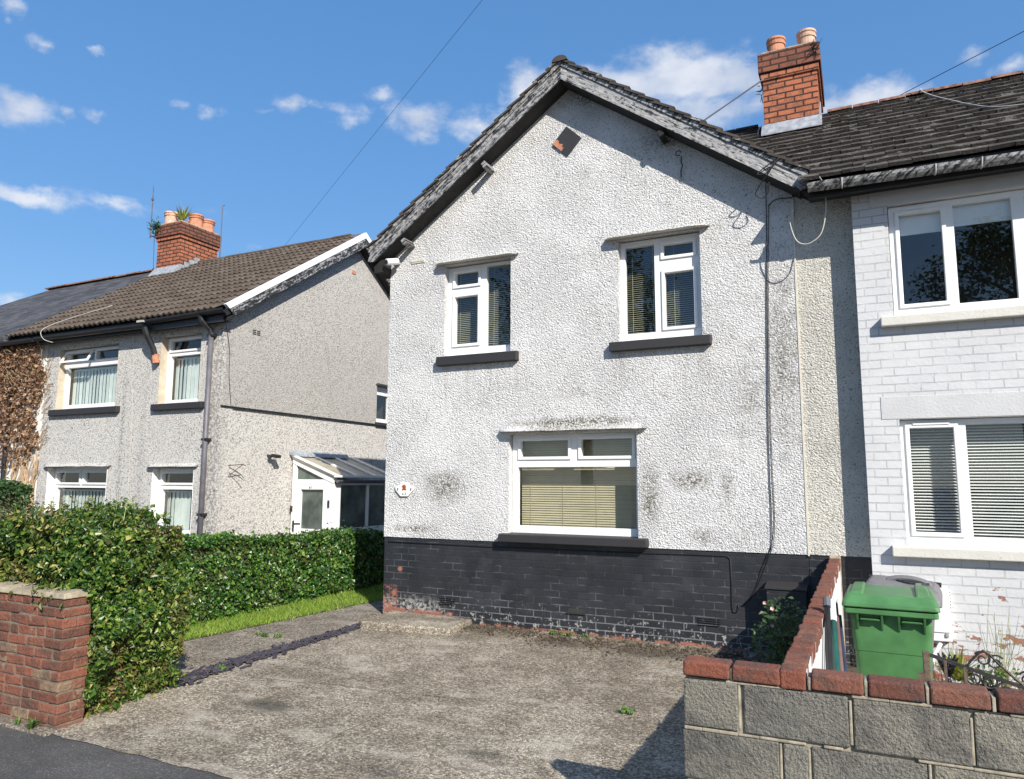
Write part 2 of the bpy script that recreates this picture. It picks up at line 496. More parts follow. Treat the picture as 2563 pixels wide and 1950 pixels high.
def m_plinth():
    m, t = mat('plinth_black')
    c, x, y, z, bc, bf = brick_nodes(t, 0.205, 0.075, 0.006, (0.03, -0.165))
    bcv = t.sep(bc)[0]
    base = t.mix(t.ss(t.noise(c, 1.6, 3.0), 0.35, 0.65), (0.017, 0.0185, 0.022), (0.026, 0.028, 0.033))
    faded = t.m('MULTIPLY', t.ss(t.m('ADD', t.noise(c, 1.1, 3.0), t.m('MULTIPLY', bcv, 0.14)), 0.60, 0.78), t.ss(t.vm('LENGTH', t.vm('MULTIPLY', t.vm('SUBTRACT', t.comb(x, z, 0.0), (-2.9, 0.75, 0)), (0.62, 1.6, 0))), 1.05, 0.55, 0.15, 0.85))
    col = t.mix(t.m('MULTIPLY', faded, 0.8), base, (0.060, 0.064, 0.076))
    col = t.mix(t.m('MULTIPLY', t.m('SUBTRACT', 1.0, bcv), 0.10), col, (0.009, 0.009, 0.010))
    # pale scuffed mortar lines, stronger towards the foot of the wall where the paint has gone
    foot = t.ss(z, 0.62, 0.22)
    line = t.m('MULTIPLY', bf, t.ss(t.m('ADD', t.noise(c, 5.0, 4.0, 0.65), t.m('MULTIPLY', foot, 0.22)), 0.46, 0.70))
    col = t.mix(t.m('MULTIPLY', line, t.ss(z, 0.62, 0.25, 0.34, 0.8)), col, (0.20, 0.205, 0.22))
    chip = t.ss(t.m('ADD', t.noise(c, 22.0, 5.0, 0.7), t.m('MULTIPLY', foot, 0.14)), 0.70, 0.74)
    left = t.m('MULTIPLY', t.ss(x, -4.35, -4.75), t.ss(z, 0.46, 0.32))
    chip2 = t.m('MULTIPLY', left, t.ss(t.noise(c, 30.0, 5.0, 0.7), 0.46, 0.54))
    col = t.mix(t.m('MAXIMUM', t.m('MULTIPLY', chip, foot), chip2), col, (0.36, 0.35, 0.33))
    # bare red brick: bottom course, the left corner, one chip
    rb = t.m('MULTIPLY', t.ss(t.m('ADD', z, t.m('MULTIPLY', t.noise(c, 4.0, 3.0), 0.09)), 0.252, 0.228), t.ss(t.noise(c, 11.0, 4.0, 0.7), 0.44, 0.54))
    corner = t.m('MULTIPLY', t.ss(x, -5.08, -5.14), t.m('MULTIPLY', t.ss(z, 0.56, 0.50), t.ss(t.noise(c, 17.0, 5.0, 0.75), 0.47, 0.54)))
    spot = t.ss(t.vm('LENGTH', t.vm('MULTIPLY', t.vm('SUBTRACT', t.comb(x, z, 0.0), (-5.07, 0.735, 0)), (1, 1.2, 0))), 0.045, 0.02)
    low = t.m('MULTIPLY', t.ss(x, -4.2, -4.5), t.m('MULTIPLY', t.ss(z, 0.30, 0.26), t.ss(t.noise(c, 12.0, 4.0), 0.42, 0.52)))
    red = t.m('MAXIMUM', t.m('MAXIMUM', rb, corner), t.m('MAXIMUM', spot, low))
    redc = t.mix(t.noise(c, 25.0), (0.20, 0.065, 0.04), (0.42, 0.19, 0.13))
    col = t.mix(red, col, redc)
    hgt = t.m('ADD', t.m('MULTIPLY', bf, -1.0), t.m('MULTIPLY', t.noise(c, 55.0, 3.0), 0.5))
    t.out(t.pbr(col, t.ss(t.noise(c, 6.0), 0.3, 0.7, 0.42, 0.62), t.bump(hgt, 0.75, 0.006), spec=0.5))
    MT['plinth_black'] = m


def m_white_brick():
    m, t = mat('white_brick')
    c, x, y, z, bc, bf = brick_nodes(t, 0.205, 0.0755, 0.005, (0.07, -0.02))
    col = t.mix(t.ss(t.noise(c, 2.2, 4.0), 0.35, 0.7), (0.54, 0.545, 0.555), (0.60, 0.605, 0.61))
    crack = t.m('MULTIPLY', bf, t.ss(t.noise(c, 6.0, 3.0), 0.35, 0.6))
    col = t.mix(t.m('MULTIPLY', crack, 0.42), col, (0.20, 0.20, 0.21))
    low = t.ss(z, 1.02, 0.30)
    flake = t.ss(t.m('ADD', t.noise(t.scale(c, (1, 1, 1.9)), 5.5, 5.0, 0.66), t.m('MULTIPLY', low, 0.16)), 0.69, 0.705)
    flake = t.m('MULTIPLY', flake, t.ss(z, 1.05, 0.9))
    few = t.ss(t.noise(c, 12.0, 4.0, 0.7), 0.775, 0.79)
    fl = t.m('MAXIMUM', flake, few)
    redc = t.mix(t.ss(t.noise(c, 20.0), 0.4, 0.6), (0.33, 0.10, 0.05), (0.22, 0.13, 0.09))
    col = t.mix(t.m('MULTIPLY', fl, 0.92), col, redc)
    hgt = t.m('ADD', t.m('MULTIPLY', bf, -1.2), t.m('ADD', t.m('MULTIPLY', t.noise(c, 38.0, 4.0), 0.35), t.m('MULTIPLY', fl, -0.4)))
    t.out(t.pbr(col, 0.6, t.bump(hgt, 0.9, 0.009), spec=0.4))
    MT['white_brick'] = m


def m_chimney_brick(name, bright, dark):
    m, t = mat(name)
    c, x, y, z, bc, bf = brick_nodes(t, 0.205, 0.0755, 0.010, (0.02, -0.01), smooth=0.05)
    bcv = t.sep(bc)[0]
    col = t.mix(bcv, tuple(v * 0.8 for v in bright), bright)
    col = t.mix(t.m('MULTIPLY', t.ss(t.m('ADD', t.noise(c, 12.0, 5.0, 0.7), t.m('MULTIPLY', t.m('FRACT', t.m('MULTIPLY', bcv, 17.0)), 0.16)), 0.50, 0.72), 0.72), col, dark)
    col = t.mix(t.m('MULTIPLY', bf, 0.9), col, (0.035, 0.026, 0.022))
    lich = t.ss(t.noise(c, 26.0, 3.0), 0.74, 0.78)
    col = t.mix(t.m('MULTIPLY', lich, 0.7), col, (0.55, 0.52, 0.40))
    hgt = t.m('ADD', t.m('MULTIPLY', bf, -1.5), t.m('MULTIPLY', t.noise(c, 60.0, 3.0), 0.4))
    t.out(t.pbr(col, 0.9, t.bump(hgt, 1.0, 0.012), spec=0.2))
    MT[name] = m


m_plinth()
m_white_brick()
m_chimney_brick('chimney_brick', (0.46, 0.16, 0.085), (0.17, 0.085, 0.06))
m_chimney_brick('chimney_brick_sooty', (0.26, 0.10, 0.065), (0.09, 0.055, 0.045))


def m_island(name, stops, rough=0.9, bump=0.5, bscale=70.0, bdist=0.006, blot=None, blotscale=10.0, blotamt=0.5, spec=0.3, lich=None):
    """one colour per loose piece (brick, tile, leaf) with blotches over it"""
    m, t = mat(name)
    c = t.coords()
    col = t.ramp(t.rnd(), stops)
    n = t.noise(c, blotscale, 5.0, 0.65)
    if blot:
        col = t.mix(t.m('MULTIPLY', t.ss(n, 0.45, 0.7), blotamt), col, blot)
    if lich:
        f = t.ss(t.noise(t.scale(c, lich[1]), lich[2], 4.0, 0.7), lich[3], lich[3] + 0.05)
        col = t.mix(t.m('MULTIPLY', f, lich[4]), col, lich[0])
    sp = t.ss(t.noise(c, 160.0, 2.0), 0.35, 0.75, 0.75, 1.2)
    col = t.mix(1.0, col, t.comb(sp, sp, sp), 'MULTIPLY')
    hgt = t.m('ADD', t.noise(c, bscale, 4.0, 0.6), t.m('MULTIPLY', t.noise(c, bscale * 0.3, 2.0), 0.6))
    t.out(t.pbr(col, rough, t.bump(hgt, bump, bdist), spec=spec))
    MT[name] = m


m_island('brick_wall', [(0, (0.15, 0.065, 0.045)), (0.35, (0.22, 0.085, 0.055)), (0.7, (0.27, 0.10, 0.062)), (0.93, (0.20, 0.105, 0.075)), (1, (0.30, 0.22, 0.14))], blot=(0.085, 0.06, 0.046), blotscale=9, blotamt=0.8, bump=1.0, bscale=45, bdist=.012,
         lich=((0.30, 0.25, 0.17), (1, 1, 1), 5.0, 0.60, 0.5))
m_island('coping_brick', [(0, (0.14, 0.056, 0.040)), (0.35, (0.23, 0.080, 0.050)), (0.7, (0.19, 0.085, 0.06)), (1, (0.26, 0.105, 0.065))], blot=(0.085, 0.06, 0.052), blotscale=9, blotamt=0.9, bump=1.0, bscale=55, bdist=0.008,
         lich=((0.38, 0.34, 0.28), (1, 1, 1), 14.0, 0.68, 0.75))
m_island('concrete_block', [(0, (0.17, 0.16, 0.138)), (0.4, (0.26, 0.245, 0.20)), (0.75, (0.195, 0.185, 0.162)), (1, (0.31, 0.285, 0.225))], blot=(0.10, 0.094, 0.088), blotscale=5.0, blotamt=0.8, bump=1.0, bscale=75, bdist=0.016,
         lich=((0.34, 0.33, 0.29), (1, 1, 1), 22.0, 0.68, 0.5))
m_island('plain_tile', [(0, (0.055, 0.047, 0.040)), (0.4, (0.085, 0.073, 0.064)), (0.75, (0.070, 0.06, 0.053)), (1, (0.115, 0.099, 0.087))], blot=(0.04, 0.034, 0.028), blotscale=5.0, blotamt=0.75, bump=0.8, bscale=45,
         lich=((0.46, 0.44, 0.40), (0.5, 1.6, 1.6), 9.0, 0.60, 0.75))
m_island('roman_tile', [(0, (0.085, 0.064, 0.048)), (0.5, (0.105, 0.082, 0.062)), (1, (0.13, 0.104, 0.082))], blot=(0.05, 0.037, 0.028), blotscale=5.0, blotamt=0.5, bump=0.6, bscale=50,
         lich=((0.50, 0.48, 0.42), (1, 1, 1), 6.0, 0.72, 0.8))


def m_slate_roof():
    m, t = mat('slate_roof')
    c = t.coords()
    x, y, z = t.sep(c)
    v = t.comb(x, t.m('MULTIPLY', z, 1.83))
    b = t.n('ShaderNodeTexBrick', {'Vector': v, 'Color1': (0, 0, 0), 'Color2': (1, 1, 1), 'Mortar': (0.2, 0.2, 0.2), 'Scale': 1.0, 'Mortar Size': 0.012, 'Brick Width': 0.32, 'Row Height': 0.17})
    bv = t.sep(b.outputs['Color'])[0]
    col = t.mix(bv, (0.032, 0.030, 0.030), (0.090, 0.086, 0.084))
    col = t.mix(t.ss(t.noise(t.scale(c, (0.6, 2, 2)), 6.0, 4.0, 0.7), 0.6, 0.72), col, (0.035, 0.034, 0.036))
    col = t.mix(t.m('MULTIPLY', t.ss(t.noise(t.scale(c, (0.4, 2, 2)), 9.0, 3.0, 0.7), 0.62, 0.66), 0.6), col, (0.26, 0.25, 0.23))
    hgt = t.m('ADD', t.m('MULTIPLY', b.outputs['Fac'], -1.5), t.m('ADD', t.noise(c, 12.0), t.m('MULTIPLY', bv, 0.8)))
    t.out(t.pbr(col, 0.75, t.bump(hgt, 0.8, 0.02)))
    MT['slate_roof'] = m


def m_barge(name, lo, hi, streak):
    """old gloss paint, black over white, flaking along the grain"""
    m, t = mat(name)
    c = t.coords()
    x, y, z = t.sep(c)
    # along the board / across the board
    if streak > 0:
        a = t.m('ADD', x, t.m('MULTIPLY', z, 0.7)); b = t.m('SUBTRACT', z, t.m('MULTIPLY', x, 0.7))
    else:
        a = t.m('SUBTRACT', x, t.m('MULTIPLY', z, 0.7)); b = t.m('ADD', z, t.m('MULTIPLY', x, 0.7))
    if name == 'barge_left_house':
        a = t.m('ADD', y, t.m('MULTIPLY', z, 0.65)); b = t.m('SUBTRACT', z, t.m('MULTIPLY', y, 0.65))
    v = t.comb(t.m('MULTIPLY', a, 2.6), t.m('MULTIPLY', b, 16.0), 0.0)
    n = t.noise(v, 1.6, 6.0, 0.72, 0.6)
    n2 = t.noise(c, 24.0, 4.0, 0.7)
    f = t.ss(t.m('ADD', n, t.m('MULTIPLY_ADD', n2, 0.5, -0.25)), lo, hi)
    col = t.mix(f, (0.018, 0.018, 0.019), t.mix(t.ss(t.noise(v, 3.5, 4.0, 0.7), 0.35, 0.65), (0.20, 0.20, 0.205), (0.46, 0.455, 0.45)))
    t.out(t.pbr(col, 0.65, t.bump(t.m('ADD', n, t.m('MULTIPLY', n2, 0.4)), 0.8, 0.012)))
    MT[name] = m


m_slate_roof()
m_barge('barge_left', 0.41, 0.57, 1)
m_barge('barge_right', 0.37, 0.50, -1)
m_barge('barge_left_house', 0.48, 0.60, 1)


def m_sill(name, base, chipc, thr):
    m, t = mat(name)
    c = t.coords()
    f = t.ss(t.noise(c, 20.0, 5.0, 0.7), thr, thr + 0.03)
    col = t.mix(f, t.mix(t.noise(c, 6.0), tuple(v * 0.8 for v in base), base), chipc)
    t.out(t.pbr(col, 0.65, t.bump(t.noise(c, 50.0, 4.0), 0.5, 0.006)))
    MT[name] = m


m_sill('sill_black', (0.030, 0.029, 0.031), (0.25, 0.23, 0.2), 0.72)
m_sill('sill_white', (0.66, 0.64, 0.58), (0.22, 0.13, 0.08), 0.665)
m_sill('canopy_cream', (0.66, 0.62, 0.53), (0.12, 0.08, 0.05), 0.69)
m_sill('lintel_white', (0.58, 0.58, 0.58), (0.5, 0.48, 0.44), 0.78)
m_sill('divider_paint', (0.76, 0.76, 0.75), (0.35, 0.25, 0.2), 0.74)
m_sill('vent_plate', (0.030, 0.030, 0.034), (0.06, 0.06, 0.065), 0.62)


def m_glass():
    m, t = mat('glass')
    fa = t.n('ShaderNodeLayerWeight', {'Blend': 0.5}).outputs['Facing']
    fac = t.m('MULTIPLY_ADD', t.m('POWER', fa, 4.0), 0.86, 0.085, clamp=True)
    tr = t.n('ShaderNodeBsdfTransparent', {'Color': (0.90, 0.93, 0.92)}).outputs[0]
    gl = t.n('ShaderNodeBsdfGlossy', {'Color': (1, 1, 1), 'Roughness': 0.0}).outputs[0]
    t.out(t.n('ShaderNodeMixShader', {0: fac, 1: tr, 2: gl}).outputs[0])
    MT['glass'] = m
    m, t = mat('frosted_glass')
    c = t.coords()
    fr = t.m('MULTIPLY_ADD', t.m('POWER', t.n('ShaderNodeLayerWeight', {'Blend': 0.5}).outputs['Facing'], 4.0), 0.8, 0.04)
    col = t.mix(t.ss(t.noise(c, 3.0, 3.0), 0.35, 0.7), (0.035, 0.05, 0.045), (0.12, 0.15, 0.13))
    gl = t.n('ShaderNodeBsdfGlossy', {'Roughness': 0.18}).outputs[0]
    di = t.n('ShaderNodeBsdfDiffuse', {'Color': col}).outputs[0]
    t.out(t.n('ShaderNodeMixShader', {0: t.m('MULTIPLY_ADD', fr, 1.2, 0.02, clamp=True), 1: di, 2: gl}).outputs[0])
    MT['frosted_glass'] = m
    m, t = mat('roof_sheet')
    c = t.coords()
    col = t.mix(t.ss(t.noise(c, 5.0, 4.0), 0.35, 0.7), (0.30, 0.26, 0.18), (0.40, 0.36, 0.27))
    t.out(t.pbr(col, 0.35))
    MT['roof_sheet'] = m


m_glass()


def m_drive(name, lo, hi, wet):
    m, t = mat(name)
    c = t.coords()
    x, y, z = t.sep(c)
    big = t.noise(c, 0.8, 5.0, 0.6)
    mid = t.noise(c, 4.0, 5.0, 0.65)
    col = t.mix(t.ss(t.m('ADD', big, t.m('MULTIPLY_ADD', mid, 0.6, -0.3)), 0.32, 0.68), lo, hi)
    stone = t.n('ShaderNodeTexVoronoi', {'Vector': c, 'Scale': 80.0}).outputs
    sv = t.sep(stone['Color'])[0]
    col = t.mix(0.78, col, t.mix(1.0, col, t.ramp(sv, [(0, (0.30, 0.27, 0.24)), (0.45, (0.8, 0.76, 0.7)), (0.8, (1.5, 1.44, 1.34)), (1, (2.1, 2.05, 1.95))]), 'MULTIPLY'))
    worn = t.ss(t.noise(t.scale(c, (1.0, 2.2, 1.0)), 1.9, 5.0, 0.62), 0.52, 0.66)
    col = t.mix(t.m('MULTIPLY', worn, 0.45), col, tuple(v * 1.5 for v in hi))
    gap = t.ss(t.noise(c, 40.0, 4.0, 0.65), 0.52, 0.68)
    col = t.mix(t.m('MULTIPLY', gap, 0.55), col, (0.055, 0.045, 0.036))
    white = t.ss(t.noise(c, 75.0, 2.0), 0.72, 0.76)
    col = t.mix(t.m('MULTIPLY', white, 0.7), col, (0.5, 0.48, 0.44))
    acc = None
    for px, py, rx, ry, s in wet:
        v = t.vm('MULTIPLY', t.vm('SUBTRACT', t.comb(x, y, 0.0), (px, py, 0)), (1 / rx, 1 / ry, 0))
        f = t.m('MULTIPLY_ADD', t.vm('LENGTH', v), -s, s, clamp=True)
        acc = f if acc is None else t.m('MAXIMUM', acc, f)
    if acc is not None:
        st = t.ss(t.m('ADD', acc, t.m('MULTIPLY_ADD', mid, 0.9, -0.5)), 0.12, 0.75)
        col = t.mix(t.m('MULTIPLY', st, 0.74), col, (0.048, 0.044, 0.038))
        # moss and washed-down soil along the house wall
        near = t.m('MULTIPLY', t.ss(y, 6.75, 7.45), t.ss(t.noise(c, 7.0, 5.0, 0.7), 0.38, 0.56))
        col = t.mix(t.m('MULTIPLY', near, 0.75), col, t.mix(t.noise(c, 20.0), (0.085, 0.055, 0.035), (0.19, 0.145, 0.08)))
    h = t.m('ADD', t.m('MULTIPLY', stone['Distance'], -1.0), t.m('ADD', t.m('MULTIPLY', t.noise(c, 130.0, 3.0), 0.7), t.m('MULTIPLY', mid, 0.8)))
    t.out(t.pbr(col, 0.92, t.bump(h, 0.9, 0.012), spec=0.25))
    MT[name] = m


m_drive('drive_concrete', (0.215, 0.188, 0.150), (0.37, 0.335, 0.278), ((-4.25, 4.5, 0.42, 0.22, 1), (-2.3, 4.35, 0.5, 0.25, .6), (-2.75, 3.9, 0.6, 0.3, .5), (-1.9, 7.1, 0.9, 0.35, .9), (-2.8, 7.1, 0.7, .3, .8), (-3.9, 6.9, .6, .25, .5), (-1.7, 5.5, .3, .2, .3), (-1.2, 6.9, .6, .5, .7)))
m_drive('path_concrete', (0.185, 0.165, 0.138), (0.29, 0.26, 0.22), ())


def m_asphalt():
    m, t = mat('asphalt')
    c = t.coords()
    n = t.noise(c, 2.0, 5.0, 0.6)
    st = t.n('ShaderNodeTexVoronoi', {'Vector': c, 'Scale': 140.0}).outputs
    sv = t.sep(st['Color'])[0]
    col = t.mix(t.ss(n, 0.3, 0.7), (0.066, 0.064, 0.062), (0.10, 0.096, 0.092))
    col = t.mix(0.6, col, t.mix(1.0, col, t.ramp(sv, [(0, (0.5, 0.5, 0.5)), (0.7, (1.1, 1.1, 1.1)), (0.93, (1.5, 1.5, 1.5)), (1, (3.6, 3.5, 3.3))]), 'MULTIPLY'))
    col = t.mix(t.m('MULTIPLY', t.ss(t.noise(c, 34.0, 2.0), 0.76, 0.79), 0.6), col, (0.40, 0.38, 0.34))
    t.out(t.pbr(col, 0.85, t.bump(t.m('ADD', st['Distance'], t.noise(c, 90.0)), 0.7, 0.006), spec=0.4))
    MT['asphalt'] = m


m_asphalt()


def m_leaf(name, stops, rough=0.45, trans=0.35, dead=None):
    m, t = mat(name)
    c = t.coords()
    r = t.rnd()
    col = t.ramp(r, stops)
    patch = t.ss(t.noise(c, 2.2, 3.0, 0.6), 0.42, 0.66)
    if dead:
        col = t.mix(t.m('MULTIPLY', t.m('MULTIPLY', patch, dead[1]), t.ss(t.m('FRACT', t.m('MULTIPLY', r, 37.0)), 0.35, 0.6)), col, dead[0])
    p = t.pbr(col, rough, spec=0.5)
    tl = t.n('ShaderNodeBsdfTranslucent', {'Color': t.mix(1.0, col, (1.6, 1.7, 0.8), 'MULTIPLY')}).outputs[0]
    t.out(t.n('ShaderNodeMixShader', {0: trans, 1: p, 2: tl}).outputs[0])
    MT[name] = m


m_leaf('leaf_shrub', [(0, (0.014, 0.045, 0.010)), (0.35, (0.035, 0.095, 0.014)), (0.68, (0.075, 0.155, 0.02)), (0.90, (0.19, 0.26, 0.04)), (1, (0.40, 0.36, 0.12))], 0.40, 0.22, ((0.20, 0.11, 0.045), 0.7))
m_leaf('leaf_ivy', [(0, (0.010, 0.038, 0.009)), (0.4, (0.024, 0.085, 0.013)), (0.75, (0.06, 0.15, 0.02)), (1, (0.19, 0.30, 0.05))], 0.36, 0.15, ((0.16, 0.12, 0.05), 0.3))
m_leaf('leaf_dark', [(0, (0.018, 0.05, 0.014)), (0.5, (0.035, 0.085, 0.02)), (1, (0.06, 0.12, 0.03))], 0.5, 0.25)
m_leaf('leaf_brown', [(0, (0.10, 0.05, 0.028)), (0.35, (0.19, 0.10, 0.055)), (0.7, (0.30, 0.175, 0.10)), (1, (0.45, 0.31, 0.20))], 0.75, 0.25)
m_leaf('grass', [(0, (0.13, 0.24, 0.025)), (0.6, (0.24, 0.37, 0.04)), (1, (0.42, 0.50, 0.10))], 0.6, 0.4)
m_leaf('blade', [(0, (0.12, 0.16, 0.035)), (0.5, (0.26, 0.27, 0.05)), (1, (0.42, 0.40, 0.10))], 0.5, 0.3)
m_leaf('leaf_tree', [(0, (0.022, 0.045, 0.012)), (1, (0.06, 0.10, 0.025))], 0.5, 0.3)

# ------------------------------------------------------------------ setting
rng = random.Random(5)


def structure(name, mb, m, kind='structure', **kw):
    return tag(mb.build(name, m, **kw), kind=kind)


gb = MB()
prof = [(-400, -0.14), (-2.2, -0.14), (-2.15, -0.03), (3.38, -0.03), (9.5, 0.22), (400, 0.22)]
for (ya, za), (yb, zb) in zip(prof, prof[1:]):
    for xa, xb in ((-400, -40), (-40, 0), (0, 40), (40, 400)):
        gb.quad((xa, ya, za), (xb, ya, za), (xb, yb, zb), (xa, yb, zb))
structure('ground', gb, MT['soil'])
structure('road', MB().quad((-60, -9, -0.125), (60, -9, -0.125), (60, -2.2, -0.125), (-60, -2.2, -0.125)), MT['asphalt'])
structure('kerb', MB().box(-60, 60, -2.2, -2.06, -0.3, 0.002), MT['concrete_block'], bevel=0.012)
structure('pavement', MB().box(-60, 60, -2.06, 3.75, -0.25, 0.0), MT['asphalt'])

db = MB()                                   # drive slab, ragged where it meets the tarmac
n = 90
xs = [-5.42 + (5.42 - 0.30) * i / n for i in range(n + 1)]
edge = [3.44 + 0.006 * math.sin(i * 0.7) + rng.uniform(-0.007, 0.007) for i in range(n + 1)]
left = lambda y: -5.40 + (0.24 if y > 6 else 0.24 * max(0, (y - 4.5) / 1.5))
for i in range(n):
    xa, xb = xs[i], xs[i + 1]
    za = 0.006
    rows = [(edge[i], edge[i + 1], za, za), (3.7, 3.7, G(3.7) + .004, G(3.7) + .004), (5.6, 5.6, G(5.6) + .004, G(5.6) + .004), (7.6, 7.6, G(7.6) + .004, G(7.6) + .004)]
    for (a0, b0, c0, d0), (a1, b1, c1, d1) in zip(rows, rows[1:]):
        db.quad((xa, a0, c0), (xb, b0, d0), (xb, b1, d1), (xa, a1, c1))
structure('driveway', db, MT['drive_concrete'])
pb = MB()
for ya, yb in ((4.3, 6.1), (6.115, 7.5), (7.51, 9.2)):
    g = lambda y: G(y) + 0.012
    pb.hexa([(-7.0, ya, G(ya) - .1), (-5.36, ya, G(ya) - .1), (-5.36, yb, G(yb) - .1), (-7.0, yb, G(yb) - .1), (-7.0, ya, g(ya)), (-5.36, ya, g(ya)), (-5.36, yb, g(yb)), (-7.0, yb, g(yb))])
structure('path', pb, MT['path_concrete'], bevel=0.006)

# grass verge between the path and the clipped hedge
gx0 = lambda y: -7.12 + 0.17 * (y - 5.5)     # hedge foot
gx1 = lambda y: -6.53 + 0.26 * (y - 5.49)    # edge of the path
vb = MB()
ys = [4.7 + i * 0.25 for i in range(23)]
for ya, yb in zip(ys, ys[1:]):
    vb.quad((gx0(ya) - .4, ya, G(ya) + .018), (min(gx1(ya), -5.6), ya, G(ya) + .018), (min(gx1(yb), -5.6), yb, G(yb) + .018), (gx0(yb) - .4, yb, G(yb) + .018))
structure('lawn_soil', vb, MT['soil'])
gr = MB()
for _ in range(21000):
    y = rng.uniform(4.7, 9.8)
    hi = min(gx1(y), -5.62) + rng.gauss(0, 0.03)
    x = rng.uniform(gx0(y) - 0.3, hi)
    z = G(y) + 0.015
    a = rng.uniform(0, 6.28)
    h = rng.uniform(0.02, 0.055)
    w = rng.uniform(0.003, 0.006)
    dx_, dy_ = math.cos(a) * w, math.sin(a) * w
    lx, ly = rng.gauss(0, 0.028), rng.gauss(0, 0.028)
    i = gr.pts([(x - dx_, y - dy_, z), (x + dx_, y + dy_, z), (x + lx, y + ly, z + h)])
    gr.f.append((i, i + 1, i + 2))
tag(gr.build('grass', MT['grass']), 'bright green grass verge between the hedge and the side path', 'grass', kind='stuff')

sb = MB()                                   # purple slate chippings laid in the joint beside the path
for _ in range(900):
    y = rng.uniform(4.5, 7.0)
    f = (y - 4.6) / 2.3
    cx = -5.42 + 0.23 * f
    wd = 0.115 - 0.06 * f
    if rng.random() < 0.06:
        wd *= 2
    x = cx + rng.uniform(-wd, wd)
    s = rng.uniform(0.012, 0.034)
    a = rng.uniform(0, 3.14)
    tl = rng.gauss(0, 0.35)
    X = Vector((math.cos(a), math.sin(a), tl)) * s
    Y = Vector((-math.sin(a), math.cos(a), rng.gauss(0, .3))) * s * rng.uniform(.4, .8)
    c0 = Vector((x, y, G(y) + 0.014 + rng.uniform(0, .012)))
    sb.obox(c0, X, Y, X.cross(Y).normalized() * 0.004)
tag(sb.build('slate_chippings', MT['slate_chip']), 'strip of purple slate chippings between drive and side path', 'chippings', kind='stuff')


# ------------------------------------------------------------------ windows
def front(y0):
    return lambda u, v, w: (u, y0 - w, v)


def side(x0):                               # wall facing +X, u runs into the picture
    return lambda u, v, w: (x0 + w, u, v)


def window(house, M, outer, glass, back=-0.09, blind=None, sash=True, lining=True, glassmat='glass', room=0.9, fmat='upvc'):
    """glass: list of (u0, u1, v0, v1, opening?)"""
    u0, u1, v0, v1 = outer
    b = MB(M)
    us = [u0, u1] + [x for g in glass for x in g[:2]]
    vs = [v0, v1] + [x for g in glass for x in g[2:4]]
    inside = lambda u, v: any(g[0] < u < g[1] and g[2] < v < g[3] for g in glass)
    b.slab(us, vs, lambda u, v: not inside(u, v), back - 0.06, back)
    fr = b.build('window', MT[fmat], house, weld=True, bevel=0.004)
    p = MB(M)
    for g in glass:
        p.quad((g[0], g[2], back - .032), (g[1], g[2], back - .032), (g[1], g[3], back - .032), (g[0], g[3], back - .032))
    p.build('pane', MT[glassmat], fr)
    for g in glass:
        if g[4]:
            s = MB(M)
            k, e = 0.034, 0.001
            s.slab([g[0] - k, g[0] + e, g[1] - e, g[1] + k], [g[2] - k, g[2] + e, g[3] - e, g[3] + k],
                   lambda u, v: not (g[0] < u < g[1] and g[2] < v < g[3]), back + .001, back + 0.017)
            s.build('sash', MT[fmat], fr, weld=True, bevel=0.006)
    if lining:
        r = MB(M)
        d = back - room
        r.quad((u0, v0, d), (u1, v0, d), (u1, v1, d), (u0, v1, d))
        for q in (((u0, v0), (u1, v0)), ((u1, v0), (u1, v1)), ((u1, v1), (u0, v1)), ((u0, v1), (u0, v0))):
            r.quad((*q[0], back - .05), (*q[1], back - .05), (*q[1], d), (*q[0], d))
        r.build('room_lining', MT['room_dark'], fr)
    if blind:
        blind(M, fr, outer, back)
    return fr


def venetian(m, pitch, width, tilt, rect=None, w=-0.10, cords=True, droop=0.0):
    def f(M, fr, outer, back):
        b = MB(M)
        u0, u1, v0, v1 = rect or (outer[0] + .03, outer[1] - .03, outer[2] + .03, outer[3] - .02)
        c, s = math.cos(tilt) * width / 2, math.sin(tilt) * width / 2
        v = v0
        k = 0
        while v < v1:
            wc = back + w
            j = rng.uniform(-.0012, .0012)
            b.hexa([(u0, v + s + j, wc - c), (u1, v + s - j, wc - c), (u1, v - s - j, wc + c), (u0, v - s + j, wc + c),
                    (u0, v + s + j + .0012, wc - c), (u1, v + s - j + .0012, wc - c), (u1, v - s - j + .0012, wc + c), (u0, v - s + j + .0012, wc + c)])
            v += pitch
            k += 1
        b.box(u0, u1, v1, v1 + .028, back + w - .02, back + w + .02)
        if cords:
            for q in range(4):
                u = u0 + (u1 - u0) * (0.08 + 0.28 * q)
                b.box(u - .002, u + .002, v0, v1, back + w + c + .001, back + w + c + .003)
        b.build('venetian_blind', MT[m], fr)
    return f


def vertical_blind(m, pitch, ang, rect, w=-0.12):
    def f(M, fr, outer, back):
        b = MB(M)
        u0, u1, v0, v1 = rect
        u = u0
        k = 0
        while u < u1:
            a = ang + rng.uniform(-.12, .12)
            c, s = math.cos(a) * pitch * .62, math.sin(a) * pitch * .62
            wc = back + w
            b.hexa([(u - c, v0, wc - s), (u + c, v0, wc + s), (u + c, v0, wc + s - .002), (u - c, v0, wc - s - .002),
                    (u - c, v1, wc - s), (u + c, v1, wc + s), (u + c, v1, wc + s - .002), (u - c, v1, wc - s - .002)])
            u += pitch
        b.box(u0 - .03, u1 + .03, v1, v1 + .03, back + w - .02, back + w + .02)
        b.build('vertical_blind', MT[m], fr)
    return f


def roller(m, drops, w=-0.07):
    def f(M, fr, outer, back):
        b = MB(M)
        for u0, u1, v0, v1 in drops:
            b.box(u0, u1, v0, v1, back + w - .002, back + w)
            b.box(u0, u1, v0 - .012, v0, back + w - .008, back + w + .006)
        b.build('roller_blind', MT[m], fr)
    return f


